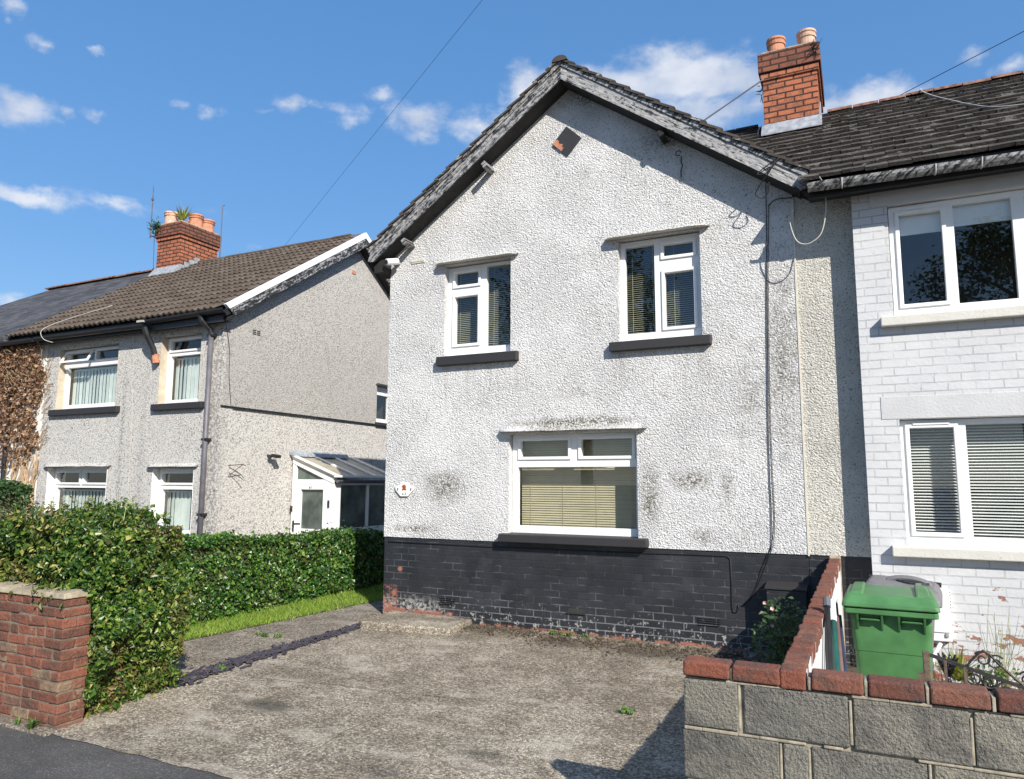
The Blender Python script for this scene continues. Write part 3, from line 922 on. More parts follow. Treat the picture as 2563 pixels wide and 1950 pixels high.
def sill(fr, M, u0, u1, v0, v1, proj, m, slope=0.012):
    b = MB(M)
    b.hexa([(u0, v0, -.10), (u1, v0, -.10), (u1, v0, proj), (u0, v0, proj), (u0, v1 + slope, -.10), (u1, v1 + slope, -.10), (u1, v1, proj), (u0, v1, proj)])
    return b.build('sill', MT[m], fr, bevel=0.008)


def canopy(fr, M, u0, u1, v, proj=0.085, h=0.10, m='canopy_cream', top='render_white'):
    """flared drip hood over a window: the render swept out to a thin lip, painted underneath"""
    b, c = MB(M), MB(M)
    n = 16
    prev = prevc = None
    for i in range(n + 1):
        f = i / n
        u = u0 + (u1 - u0) * f
        end = min(1.0, min(f, 1 - f) / 0.07)
        e = 0.45 + 0.55 * end
        j = rng.uniform(-.003, .003)
        i0 = b.pts([(u, v + h * e, -0.004), (u, v + h * .45 * e + j, proj * .22 * e), (u, v + h * .22 + j, proj * 0.6 * e), (u, v + .007 + j, proj * e), (u, v - .003 + j, proj * e)])
        k0 = c.pts([(u, v - .003 + j, proj * e), (u, v + .006, -0.004)])
        if prev is not None:
            for k in range(4):
                b.f.append((prev + k, i0 + k, i0 + k + 1, prev + k + 1))
            c.f.append((prevc, k0, k0 + 1, prevc + 1))
        prev, prevc = i0, k0
    for q in (0, n):
        b.f.append(tuple(q * 5 + k for k in range(5)))
    o = b.build('canopy', MT[top], fr, smooth=True)
    c.build('canopy_soffit', MT[m], fr)
    return o


# ------------------------------------------------------------------ roofs
def tiles(b, P, U, V, nu, nv, w, g, th, lap=1.25, stagger=True, jit=0.003, keep=None):
    P, U, V = Vector(P), Vector(U).normalized(), Vector(V).normalized()
    N = U.cross(V).normalized()
    if N.z < 0:
        N = -N
    for j in range(nv):
        off = (0.5 * w if stagger and j % 2 else 0)
        for i in range(-1, nu + 1):
            a = max(0, i * w + off)
            e = min(nu * w, (i + 1) * w + off - 0.004)
            if e - a < 0.02:
                continue
            if keep and not keep((a + e) / 2, j * g):
                continue
            d = [rng.uniform(-jit, jit) for _ in range(4)]
            lo = j * g + rng.uniform(-jit, jit) * 1.5
            hi = min(lo + g * lap, nv * g + .02)
            A = P + U * a + V * lo
            B = P + U * e + V * lo
            Cc = P + U * e + V * hi
            D = P + U * a + V * hi
            r = th * 1.15
            b.hexa([A + N * (r - th + d[0]), B + N * (r - th + d[1]), Cc + N * (-th), D + N * (-th),
                    A + N * (r + d[0]), B + N * (r + d[1]), Cc, D])
    return b


def roman(b, P, U, V, length, nv, g, wave, th=0.022, amp=0.020):
    """interlocking roll tiles: one tile per island, a raised roll and a pan"""
    P, U, V = Vector(P), Vector(U).normalized(), Vector(V).normalized()
    N = U.cross(V).normalized()
    if N.z < 0:
        N = -N
    prof = [(0, .15), (.14, .75), (.30, 1.0), (.46, .75), (.60, .1), (.8, 0), (.98, .04)]
    nu = int(length / wave)
    for j in range(nv):
        for i in range(nu):
            d = rng.uniform(-.003, .003)
            lo, hi = j * g + rng.uniform(-.004, .004), (j + 1) * g + .05
            rows = []
            for lift, s, drop in ((th, lo, 0.0), (0.0, hi, 0.0), (th, lo, -th)):
                rows.append(b.pts([P + U * ((i + f) * wave) + V * s + N * (lift + amp * h + drop + d) for f, h in prof]))
            k = len(prof)
            for q in range(k - 1):
                b.f.append((rows[0] + q, rows[0] + q + 1, rows[1] + q + 1, rows[1] + q))
                b.f.append((rows[2] + q, rows[2] + q + 1, rows[0] + q + 1, rows[0] + q))
    return b


def ridge_caps(b, p, q, r, step=0.33):
    p, q = Vector(p), Vector(q)
    L = (q - p).length
    d = (q - p).normalized()
    n = int(L / step)
    up = Vector((0, 0, 1))
    s = d.cross(up).normalized()
    for i in range(n):
        a, c = p + d * (i * step), p + d * ((i + 1) * step - 0.012)
        j = rng.uniform(-.008, .008)
        rings = []
        for e in (a, c):
            rings.append(b.pts([e + s * (r * math.cos(t_)) + up * (r * 0.72 * math.sin(t_) + j - r * .15) for t_ in [math.pi * k / 6 for k in range(7)]]))
        for k in range(6):
            b.f.append((rings[0] + k, rings[0] + k + 1, rings[1] + k + 1, rings[1] + k))
        b.f.append(tuple(rings[0] + k for k in range(7)))
        b.f.append(tuple(rings[1] + k for k in reversed(range(7))))
    return b

# ------------------------------------------------------------------ the white rendered house, gable to the street
Y0 = 7.47
H = thing('rendered_house', 'white rough rendered gabled house with black painted brick plinth and black bargeboards', 'house', (-2.9, Y0, G(Y0)))
M = front(Y0)
OPEN = [(-4.50, -3.60, 3.29, 4.42), (-2.29, -1.40, 3.29, 4.43), (-3.615, -2.115, 1.19, 2.315)]
hole = lambda u, v: any(o[0] < u < o[1] and o[2] < v < o[3] for o in OPEN)
wb = MB(M)
us = [-5.31, -0.48] + [x for o in OPEN for x in o[:2]]
vs = [1.11, 4.58] + [x for o in OPEN for x in o[2:]]
wb.slab(us, vs, lambda u, v: not hole(u, v), -0.25, 0.0)
wb.prism([(-5.31, 4.58, 0), (-0.48, 4.58, 0), (-0.48, 4.69, 0), (-2.86, 6.39, 0), (-5.31, 4.64, 0)], (0, 0, -0.25))
wb.M = None
wb.box(-5.31, -5.06, 7.72, 14.0, -0.1, 4.62)
wb.box(-5.06, 2.0, 13.75, 14.0, -0.1, 4.62)
wb.build('wall', MT['render_white'], H)
pbm = MB(M)
pbm.slab([-5.305, -0.482], [-0.1, 1.108], lambda u, v: True, -0.24, -0.012)
pl = pbm.build('plinth', MT['plinth_black'], H)
for u0, u1, v0, v1, k in ((-4.49, -4.30, 0.372, 0.438, 3), (-1.52, -1.315, 0.39, 0.452, 3)):
    ab = MB(M)
    for i in range(k):
        z = v0 + (v1 - v0) * i / k
        ab.box(u0, u1, z, z + 0.010, -0.012, 0.006)
    ab.box(u0 - .004, u1 + .004, v1 - .002, v1 + .006, -0.012, 0.005)
    ab.build('airbrick', MT['plinth_black'], pl)
MB(M).box(-2.91, -2.72, 0.40, 0.438, -0.014, -0.009).build('vent_hole', MT['room_dark'], pl)
MB(M).box(-2.92, -2.71, 0.385, 0.40, -0.012, 0.004).build('vent_lip', MT['sill_black'], pl)
# narrow cream recess beside the neighbour
MB(M).slab([-0.478, 0.25], [1.112, 4.62], lambda u, v: True, -0.25, -0.010).build('recess_wall', MT['render_cream'], H)
MB(M).slab([-0.478, 0.25], [-0.1, 1.108], lambda u, v: True, -0.25, -0.022).build('plinth', MT['plinth_black'], H)
MB(M).box(-0.486, -0.470, 1.10, 4.60, -0.012, 0.006).build('render_bead', MT['canopy_cream'], H)

# windows
w1 = window(H, M, (-4.50, -3.60, 3.30, 4.41), [(-4.40, -4.075, 4.175, 4.335, 1), (-4.40, -4.078, 3.44, 4.03, 1), (-3.965, -3.645, 3.385, 4.372, 0)],
            blind=venetian('blind_olive', 0.0235, 0.022, 0.50, w=-0.15))
sill(w1, M, -4.565, -3.49, 3.165, 3.275, 0.075, 'sill_black')
canopy(w1, M, -4.61, -3.50, 4.432, 0.11, h=0.045)
w2 = window(H, M, (-2.29, -1.40, 3.30, 4.42), [(-2.235, -1.91, 3.385, 4.36, 0), (-1.805, -1.488, 4.205, 4.335, 1), (-1.80, -1.49, 3.425, 4.02, 1)],
            blind=venetian('blind_olive', 0.0235, 0.020, 0.40, w=-0.15))
sill(w2, M, -2.385, -1.305, 3.18, 3.28, 0.075, 'sill_black')
canopy(w2, M, -2.43, -1.29, 4.438, 0.11, h=0.045)
w3 = window(H, M, (-3.61, -2.12, 1.20, 2.315), [(-3.503, -2.922, 2.062, 2.245, 1), (-2.77, -2.19, 2.062, 2.25, 1), (-3.54, -2.155, 1.29, 1.945, 0)],
            blind=venetian('blind_cream', 0.0265, 0.0285, 1.02, w=-0.20))
sill(w3, M, -3.70, -2.005, 1.115, 1.20, 0.10, 'sill_black')
canopy(w3, M, -3.72, -2.00, 2.345, 0.11, h=0.075)

# little diamond ventilator in the gable
vp = MB(M).prism([(-2.884, 5.885, 0.004), (-3.06, 5.695, 0.004), (-2.871, 5.519, 0.004), (-2.70, 5.708, 0.004)], (0, 0, 0.012))
dv = vp.build('gable_vent', MT['vent_plate'], H)
tb = MB(M)
tb.prism([(-3.052, 5.695, 0.017), (-2.945, 5.588, 0.017), (-2.915, 5.63, 0.017), (-2.94, 5.64, 0.017), (-2.925, 5.672, 0.017), (-2.97, 5.685, 0.017), (-2.985, 5.735, 0.017), (-3.015, 5.74, 0.017)], (0, 0, 0.006))
tb.build('terracotta_patch', MT['terracotta'], dv)

# roof of the gable: ridge runs back, boards in front
AX, AZ, SL = -2.86, 6.63, 0.713
zr = lambda x, off=0.0: AZ + off - SL * abs(x - AX)
XL, XR = -5.47, -0.315
rb = MB()
for xe in (XL, XR):
    rb.prism([(AX, 7.26, zr(AX, -.27)), (xe, 7.26, zr(xe, -.27)), (xe, 7.26, zr(xe, -.055)), (AX, 7.26, zr(AX, -.055))], (0, 6.8, 0))
roof = rb.build('roof', MT['wood_dark'], H)
tb = MB()
for xe, s in ((XL - .02, -1), (XR + .015, 1)):
    L = math.hypot(abs(xe - AX), SL * abs(xe - AX))
    V = Vector((-s, 0, SL))
    k = 16
    tiles(tb, (xe, 7.19, zr(xe, -.05)), (0, 1, 0), V, 22, k, 0.30, L / k, 0.024)
tb.build('roof_tiles', MT['plain_tile'], roof)
cb = MB()
ridge_caps(cb, (AX, 7.18, AZ - .065), (AX, 13.9, AZ - .065), 0.095)
cb.build('ridge_tile', MT['plain_tile'], roof)
for xe, nm, mm in ((XL, 'left', 'barge_left'), (XR, 'right', 'barge_right')):
    s = 1 if xe > AX else -1
    b = MB()
    end = [(xe - s * .075, 7.225, zr(xe - s * .075, -.285)), (xe + s * 0.012, 7.225, zr(xe, -.20)), (xe + s * .004, 7.225, zr(xe, -.06))] if s > 0 else \
          [(xe + .055, 7.225, zr(xe + .055, -.283)), (xe - .02, 7.225, zr(xe, -.235)), (xe + .05, 7.225, zr(xe + .05, -.055))]
    b.prism([(AX, 7.225, zr(AX, -.285)), *end, (AX, 7.225, zr(AX, -.058))], (0, 0.03, 0))
    b2 = [(AX, 7.212, zr(AX, -.125)), (xe, 7.212, zr(xe, -.125)), (xe, 7.212, zr(xe, -.055)), (AX, 7.212, zr(AX, -.055))]
    bo = b.build('bargeboard', MT[mm], H)
    mb = MB().prism(b2, (0, 0.012, 0))
    mb.build('cover_strip', MT[mm if s < 0 else 'barge_left'], bo)
    MB().prism([(AX, 7.24, zr(AX, -.292)), (xe - s * .08, 7.24, zr(xe - s * .08, -.292)), (xe - s * .08, 7.24, zr(xe - s * .08, -.275)), (AX, 7.24, zr(AX, -.275))], (0, 0.26, 0)).build('soffit', MT['wood_dark'], bo)
for x, z, m in ((-3.86, 5.53, 'barge_left'), (-1.74, 5.47, 'wood_dark'), (-4.98, 4.74, 'barge_left')):
    MB().obox((x, 7.36, z), (0.026, 0, 0.016), (0, 0.105, 0), (-.018, 0, 0.032)).build('purlin_end', MT[m], H, bevel=.006)
# valley gutter box at the left foot of the roof and bits fixed under it
MB().box(-5.44, -5.30, 7.30, 7.6, 4.40, 4.56).build('eaves_box', MT['wood_dark'], H)
MB(M).box(-4.997, -4.805, 4.528, 4.548, 0.0, 0.012).box(-4.99, -4.80, 4.508, 4.520, 0.0, 0.01).build('render_strip', MT['canopy_cream'], H)

# things fixed to that house
cc = thing('security_camera', 'white bullet camera under the left foot of the big gable roof', 'camera', (-5.19, 7.40, 4.52))
MB().tube([(-5.215, 7.24, 4.500), (-5.16, 7.40, 4.545)], 0.042, 12).build('body', MT['upvc'], cc, bevel=0.006)
MB().tube([(-5.219, 7.228, 4.497), (-5.215, 7.239, 4.500)], 0.028, 12).build('lens', MT['black_plastic'], cc)
MB().tube([(-5.17, 7.38, 4.54), (-5.17, 7.47, 4.54)], 0.018, 8).build('bracket', MT['upvc'], cc)

pq = thing('house_number_plaque', 'small white shield shaped plaque numbered 63 near the left house corner', 'plaque', (-5.01, 7.45, 1.69))
oct_ = [(-0.055, -.085), (.05, -.085), (.128, -.01), (.135, .04), (.075, .045), (.055, .085), (-.05, .085), (-.075, .045), (-.135, .035), (-.13, -.01)]
MB(M).prism([(-5.01 + a, 1.685 + b, 0.012) for a, b in oct_], (0, 0, 0.014)).build('plate', MT['white_paint'], pq, bevel=0.004)
eb = MB(M)
for a, b, r in ((-.018, .03, .016), (.010, .026, .018), (-.006, .004, .017), (.016, -.004, .014), (-.02, -.008, .012), (0.0, .042, .012)):
    eb.prism([(-5.01 + a + r * math.cos(k * 1.047), 1.69 + b + r * math.sin(k * 1.047), 0.026) for k in range(6)], (0, 0, 0.004))
eb.build('emblem', MT['emblem'], pq)
eb = MB(M)
for s in (-1, 1):
    eb = MB(M)
    eb.obox((-5.01 + s * .095, 1.685, 0.028), (.004, 0.014, 0), (0.006, -.004, 0), (0, 0, 0.002))
    eb.build('leaf_mark', MT['iron_rust'], pq)


def text(body, size, loc, rot, parent, m):
    cu = bpy.data.curves.new('digits', 'FONT')
    cu.body = body
    cu.size = size
    cu.extrude = 0.001
    cu.align_x = 'CENTER'
    tmp = bpy.data.objects.new('digits_outline', cu)
    COL.objects.link(tmp)
    bpy.context.view_layer.update()
    me = bpy.data.meshes.new_from_object(tmp.evaluated_get(bpy.context.evaluated_depsgraph_get()))
    bpy.data.objects.remove(tmp)
    me.materials.clear()
    me.materials.append(MT[m])
    me.transform(Matrix.Translation(loc) @ Matrix.Rotation(rot[0], 4, 'X') @ Matrix.Rotation(rot[2], 4, 'Z'))
    o = bpy.data.objects.new('digits', me)
    COL.objects.link(o)
    adopt(o, parent)
    return o


text('6 3', 0.042, (-5.01, 7.442, 1.617), (math.pi / 2, 0, 0), pq, 'digits')

mc = thing('meter_box', 'black painted meter box with sloping lid at the foot of the rendered wall', 'meter box', (-0.67, 7.37, G(7.4)))
MB().box(-0.85, -0.505, 7.285, 7.482, 0.10, 0.795).build('body', MT['plinth_black'], mc, bevel=0.006)
MB().hexa([(-0.862, 7.272, 0.80), (-0.495, 7.272, 0.80), (-0.495, 7.482, 0.835), (-0.862, 7.482, 0.835), (-0.862, 7.272, 0.815), (-0.495, 7.272, 0.815), (-0.495, 7.482, 0.85), (-0.862, 7.482, 0.85)]).build('lid', MT['sill_black'], mc)

st = MB()
st.hexa([(-5.14, 6.79, 0.05), (-4.05, 6.92, 0.05), (-4.05, 7.47, 0.05), (-5.14, 7.47, 0.05), (-5.13, 6.80, 0.235), (-4.06, 6.93, 0.215), (-4.06, 7.47, 0.235), (-5.13, 7.47, 0.25)])
tag(st.build('concrete_step', MT['drive_concrete'], origin=(-4.6, 7.2, 0.15), bevel=0.02), 'low worn concrete step against the left foot of the black plinth', 'step')


def cable(name, label, path, r=0.006, m='cable_black', cat='cable', n=5, smooth_it=True):
    P = [Vector(p) for p in path]
    if smooth_it and len(P) > 2:            # catmull-rom
        Q = []
        for i in range(len(P) - 1):
            a, b, c, d = P[max(i - 1, 0)], P[i], P[i + 1], P[min(i + 2, len(P) - 1)]
            for k in range(6):
                s = k / 6
                Q.append(0.5 * ((2 * b) + (c - a) * s + (2 * a - 5 * b + 4 * c - d) * s * s + (3 * b - a - 3 * c + d) * s ** 3))
        Q.append(P[-1])
        P = Q
    o = MB().tube(P, r, n).build(name, MT[m], smooth=True, origin=tuple(P[0]))
    return tag(o, label, cat)


cable('drop_cable', 'black cable running straight down the white rendered wall from the right bargeboard',
      [(-0.72, 7.455, 4.80), (-0.73, 7.458, 4.3), (-0.75, 7.458, 3.81), (-0.772, 7.458, 3.1), (-0.79, 7.458, 2.416), (-0.797, 7.458, 1.9), (-0.795, 7.458, 1.52), (-0.80, 7.455, 1.25), (-0.82, 7.46, 1.15), (-0.914, 7.475, 0.946), (-0.96, 7.475, 0.8), (-1.02, 7.47, 0.68), (-1.10, 7.47, 0.60)], 0.0045)
cable('twin_cable', 'thin second cable beside the black drop cable, slack towards the plinth',
      [(-0.70, 7.458, 4.55), (-0.735, 7.46, 3.8), (-0.765, 7.46, 2.6), (-0.77, 7.46, 1.9), (-0.768, 7.46, 1.45), (-0.79, 7.456, 1.2), (-0.875, 7.475, 0.98), (-0.94, 7.475, 0.82), (-1.0, 7.472, 0.70)], 0.003)
cable('plinth_cable', 'black cable clipped along the top of the black brick plinth with a hooked end',
      [(-5.25, 7.474, 1.05), (-4.2, 7.474, 1.048), (-3.6, 7.474, 1.045), (-2.4, 7.474, 1.05), (-1.6, 7.474, 1.062), (-1.235, 7.474, 1.064), (-1.195, 7.474, 1.04), (-1.193, 7.474, 0.8), (-1.195, 7.474, 0.58), (-1.185, 7.472, 0.535), (-1.15, 7.47, 0.535), (-1.135, 7.47, 0.58), (-1.135, 7.472, 0.60)], 0.006, smooth_it=False)
cable('gutter_loop_cable', 'pale loose cable hanging in a loop from the gutter by the cream recess',
      [(-0.205, 7.02, 4.60), (-0.175, 7.10, 4.55), (-0.167, 7.2, 4.46), (-0.171, 7.2, 4.322), (-0.207, 7.2, 4.15), (-0.262, 7.2, 4.069), (-0.359, 7.2, 4.03), (-0.445, 7.2, 4.087), (-0.493, 7.2, 4.283), (-0.46, 7.25, 4.40), (-0.45, 7.40, 4.52)], 0.006, 'cable_pale')
cable('bargeboard_cable', 'knot of dark cable wrapped over the right bargeboard',
      [(-0.50, 7.3, 4.99), (-0.56, 7.19, 4.93), (-0.68, 7.19, 4.80), (-0.77, 7.19, 4.80), (-0.70, 7.2, 4.86), (-0.60, 7.18, 4.90), (-0.66, 7.19, 4.80), (-0.75, 7.22, 4.70), (-0.80, 7.25, 4.62), (-0.75, 7.27, 4.58), (-0.69, 7.28, 4.62), (-0.67, 7.25, 4.72)], 0.006)
cable('eaves_cable', 'short bent cable under the right end of the bargeboard',
      [(-0.705, 7.455, 4.55), (-0.66, 7.455, 4.60), (-0.60, 7.455, 4.615), (-0.48, 7.455, 4.605)], 0.005)
hk = MB()
hk.tube([(-1.585 + .028 * math.cos(a), 7.40, 5.27 + .028 * math.sin(a)) for a in [k * .55 for k in range(11)]], 0.006, 5)
hk.tube([(-1.56, 7.44, 5.25), (-1.565, 7.44, 5.18), (-1.55, 7.44, 5.15), (-1.57, 7.44, 5.08), (-1.565, 7.45, 4.99)], 0.007, 5)
tag(hk.build('eye_hook', MT['iron'], origin=(-1.57, 7.42, 5.2)), 'small hooked eye and chain hanging under the right bargeboard', 'hook')

# ------------------------------------------------------------------ the white painted brick neighbour on the right
YW = 7.30
B = thing('brick_house', 'white painted brick house with brown tiled roof at the right', 'house', (2.5, YW, G(YW)))
M = front(YW)
OPEN = [(0.345, 2.62, 3.27, 4.33), (0.335, 2.62, 1.235, 2.345)]
hole = lambda u, v: any(o[0] < u < o[1] and o[2] < v < o[3] for o in OPEN)
wb = MB(M)
wb.slab([0.05, 6.0] + [x for o in OPEN for x in o[:2]], [-0.1, 4.47] + [x for o in OPEN for x in o[2:]], lambda u, v: not hole(u, v), -0.25, 0.0)
wb.M = None
wb.box(5.75, 6.0, 7.55, 13.7, -0.1, 4.47)
wb.build('wall', MT['white_brick'], B)
MB(M).box(0.20, 2.85, 4.335, 4.468, 0.0, 0.012).build('lintel', MT['lintel_white'], B, bevel=.004)
MB(M).box(0.195, 2.85, 2.35, 2.552, 0.0, 0.005).build('lintel', MT['lintel_white'], B, bevel=.004)
w4 = window(B, M, (0.352, 2.60, 3.275, 4.325), [(0.435, 0.772, 3.395, 4.24, 1), (0.868, 1.305, 3.365, 4.27, 0), (1.40, 1.85, 3.365, 4.27, 0), (1.95, 2.5, 3.395, 4.24, 1)], back=-0.06,
            blind=roller('blind_white', [(0.42, 0.79, 4.075, 4.30), (0.85, 1.32, 4.10, 4.30), (1.38, 1.87, 4.10, 4.30)]))
MB(M).box(0.47, 0.74, 4.275, 4.295, -0.043, -0.035).build('trickle_vent', MT['upvc'], w4)
sill(w4, M, 0.235, 2.9, 3.185, 3.272, 0.085, 'sill_white')
w5 = window(B, M, (0.338, 2.60, 1.262, 2.34), [(0.410, 0.750, 1.358, 2.268, 1), (0.842, 1.50, 1.325, 2.292, 0), (1.60, 2.5, 1.325, 2.29, 0)], back=-0.06,
            blind=venetian('blind_white', 0.0265, 0.0235, 0.50, cords=False, w=-0.145))
MB(M).box(0.44, 0.72, 2.296, 2.312, -0.043, -0.035).build('trickle_vent', MT['upvc'], w5)
MB(M).box(0.34, 2.6, 1.236, 1.262, -0.12, -0.03).build('sub_sill', MT['upvc'], w5)
sill(w5, M, 0.215, 2.9, 1.15, 1.236, 0.085, 'sill_white')

E0, Z0, RY = 7.06, 4.60, 9.80               # eaves edge and ridge of the terrace roof
ZR = Z0 + SL * (RY - E0)
rb = MB()
rb.prism([(-0.31, E0 + .08, Z0 - .05), (-0.31, RY, ZR - .10), (-0.31, 12.6, Z0 - .05)], (6.4, 0, 0))
zq = lambda y: Z0 + SL * (y - E0) - .10     # valley piece behind the gable roof
rb.prism([(-0.31, 7.50, zq(7.50)), (-0.31, RY, zq(RY)), (-2.75, RY, zq(RY))], (0, 0, -.02))
roof = rb.build('roof', MT['wood_dark'], B)
tb = MB()
L = math.hypot(RY - E0, ZR - Z0)
cosr = (RY - E0) / L
tiles(tb, (-2.86, E0, Z0), (1, 0, 0), (0, 1, SL), 47, 16, 0.19, L / 16, 0.034, jit=0.008,
      keep=lambda u, v: u - 2.86 > -0.31 or (Z0 + SL * v * cosr > AZ - SL * abs(u) - .12 and E0 + v * cosr > 7.45))
tb.build('roof_tiles', MT['plain_tile'], roof)
cb = MB()
ridge_caps(cb, (-0.15, RY, ZR), (6.0, RY, ZR), 0.085, 0.30)
cb.build('ridge_tile', MT['ridge_clay'], roof)
cb = MB()
ridge_caps(cb, (-2.8, RY, ZR - .01), (-0.9, RY, ZR - .01), 0.085, 0.30)
cb.build('dark_ridge_tile', MT['plain_tile'], roof)
gb_ = MB()                                   # half round gutter
for xa, xb in ((-0.31, 1.06), (1.062, 3.0), (3.002, 6.0)):
    rings = []
    for x in (xa, xb):
        zz = 4.535 - 0.03 * (x - 0) / 2
        rings.append(gb_.pts([(x, 7.02 + .062 * math.cos(a), zz + .07 * math.sin(a)) for a in [math.pi + math.pi * k / 8 for k in range(9)]] +
                             [(x, 7.02 + .054 * math.cos(a), zz + .062 * math.sin(a)) for a in [2 * math.pi - math.pi * k / 8 for k in range(9)]]))
    for k in range(18):
        gb_.f.append((rings[0] + k, rings[0] + (k + 1) % 18, rings[1] + (k + 1) % 18, rings[1] + k))
    gb_.f.append(tuple(rings[0] + k for k in range(18)))
    gb_.f.append(tuple(rings[1] + k for k in reversed(range(18))))
gut = gb_.build('gutter', MT['barge_left'], B)
for x in (-0.02, 0.72, 1.06, 2.0):
    zz = 4.535 - 0.015 * x
    MB().tube([(x, 7.02 + .066 * math.cos(a), zz + .074 * math.sin(a)) for a in [math.pi + math.pi * k / 8 for k in range(9)]], 0.007, 4).build('gutter_clip', MT['cable_pale'], gut)
MB().box(-0.31, 6.0, 7.105, 7.13, 4.435, 4.60).build('fascia', MT['gutter_black'], B)
MB().box(-0.31, 6.0, 7.13, 7.31, 4.468, 4.485).build('soffit', MT['wood_dark'], B)

# chimney on that roof
CH = MB()
cx0, cx1, cy0, cy1 = -0.875, -0.235, 9.20, 10.36
CH.box(cx0, cx1, cy0, cy1, 5.7, 6.86)
ch = CH.build('chimney', MT['chimney_brick'], B, bevel=0.006)
CH = MB().box(cx0 - .022, cx1 + .024, cy0 - .022, cy1 + .022, 6.86, 6.955)
CH.build('corbel', MT['chimney_brick'], ch, bevel=0.006)
MB().box(cx0 - .045, cx1 + .047, cy0 - .045, cy1 + .045, 6.955, 7.215).build('corbel', MT['chimney_brick_sooty'], ch, bevel=0.008)
MB().box(cx0 - .01, cx1 + .01, cy0 - .01, cy1 + .01, 7.215, 7.25).build('flaunching', MT['sandstone'], ch, bevel=0.01)
for x, mm in ((-0.715, 'terracotta'), (-0.345, 'terracotta_pale')):
    MB().lathe([(0.112, 7.20), (0.105, 7.34), (0.103, 7.44), (0.116, 7.448), (0.12, 7.475), (0.108, 7.485), (0.110, 7.50), (0.122, 7.512), (0.120, 7.54), (0.095, 7.545), (0.09, 7.40)], (x, 9.47, 0), 20).build('pot', MT[mm], ch, smooth=False)
for x, y in ((-0.715, 10.05), (-0.345, 10.05)):
    MB().lathe([(0.112, 7.22), (0.105, 7.40), (0.103, 7.44), (0.12, 7.45), (0.12, 7.50), (0.09, 7.505), (0.085, 7.40)], (x, y, 0), 20).build('pot', MT['terracotta'], ch)
fl = MB()
fl.hexa([(cx0 - .03, cy0 - .14, Z0 + SL * (cy0 - .14 - E0) + .045), (cx1 + .03, cy0 - .14, Z0 + SL * (cy0 - .14 - E0) + .045), (cx1 + .03, cy0 - .012, Z0 + SL * (cy0 - E0) + .045), (cx0 - .03, cy0 - .012, Z0 + SL * (cy0 - E0) + .045),
         (cx0 - .03, cy0 - .14, Z0 + SL * (cy0 - .14 - E0) + .06), (cx1 + .03, cy0 - .14, Z0 + SL * (cy0 - .14 - E0) + .06), (cx1 + .03, cy0 - .006, Z0 + SL * (cy0 - E0) + .15), (cx0 - .03, cy0 - .006, Z0 + SL * (cy0 - E0) + .15)])
for k in range(5):
    y = cy0 + k * 0.13
    z = Z0 + SL * (y - E0)
    fl.box(cx1 + .001, cx1 + .012, y, y + .14, z - .02, z + .20)
fl.build('flashing', MT['lead'], ch)
twig = MB()
for k in range(16):
    p = Vector((cx1 + .05 + rng.uniform(-.1, .0), cy0 - .05, 7.15 + rng.uniform(-.12, .06)))
    twig.tube([p, p + Vector((rng.uniform(-.07, .09), rng.uniform(-.07, .0), rng.uniform(-.12, .09)))], [0.007, 0.002], 4)
tag(twig.build('dead_twigs', MT['wood_dark'], origin=(cx1, cy0, 7.1)), 'tuft of dead black twigs at the top corner of the tall right chimney', 'twigs')
twig = MB()
for k in range(12):
    p = Vector((cx0 - .02 + rng.uniform(-.02, .02), cy0 - .02, 6.72 + rng.uniform(-.1, .08)))
    twig.tube([p, p + Vector((rng.uniform(-.07, .02), rng.uniform(-.05, 0), rng.uniform(-.1, .04)))], [0.007, 0.002], 4)
tag(twig.build('dead_twigs', MT['wood_dark'], origin=(cx0, cy0, 6.7)), 'small dead twigs low on the left edge of the tall right chimney', 'twigs')
cable('chimney_stay', 'taut aerial stay running from the gable roof up to the tall right chimney', [(-1.72, 9.0, 6.31), (-1.6, 9.0, 6.395), (-0.90, 9.18, 6.86), (-0.84, 9.185, 6.90)], 0.010, 'grey_pipe', smooth_it=False)
cable('chimney_lead', 'thin blue lead drooping down the left side of the tall right chimney', [(-0.885, 9.19, 6.27), (-0.93, 9.17, 6.24), (-0.955, 9.17, 6.16), (-0.93, 9.17, 6.07), (-0.88, 9.12, 6.02), (-0.89, 8.95, 5.93), (-0.86, 8.7, 5.79)], 0.006, 'wire_blue')
cable('roof_wire', 'pale loose wire draped down the brown tiled roof from its ridge', [(0.909, 9.76, 6.62), (0.915, 9.6, 6.50), (1.0, 9.3, 6.27), (1.135, 8.9, 5.98), (1.23, 8.6, 5.77), (1.40, 8.3, 5.55), (1.7, 8.1, 5.42), (2.2, 7.9, 5.27)], 0.0075, 'cable_pale')
cable('overhead_wire', 'dark overhead wire rising from the brown roof ridge towards the upper right', [(0.62, 9.85, 6.56), (0.661, 9.8, 6.60), (1.85, 9.0, 6.665), (6.0, 6.2, 7.0)], 0.0045, 'wire_blue', 'wire', smooth_it=False)
cable('overhead_wire', 'long overhead wire slanting up across the sky from the left tiled roof', [(-9.934, 10.3, 6.18), (-3.226, 6.0, 6.64), (4.2, 1.2, 7.2)], 0.0022, 'wire_blue', 'wire', smooth_it=False)

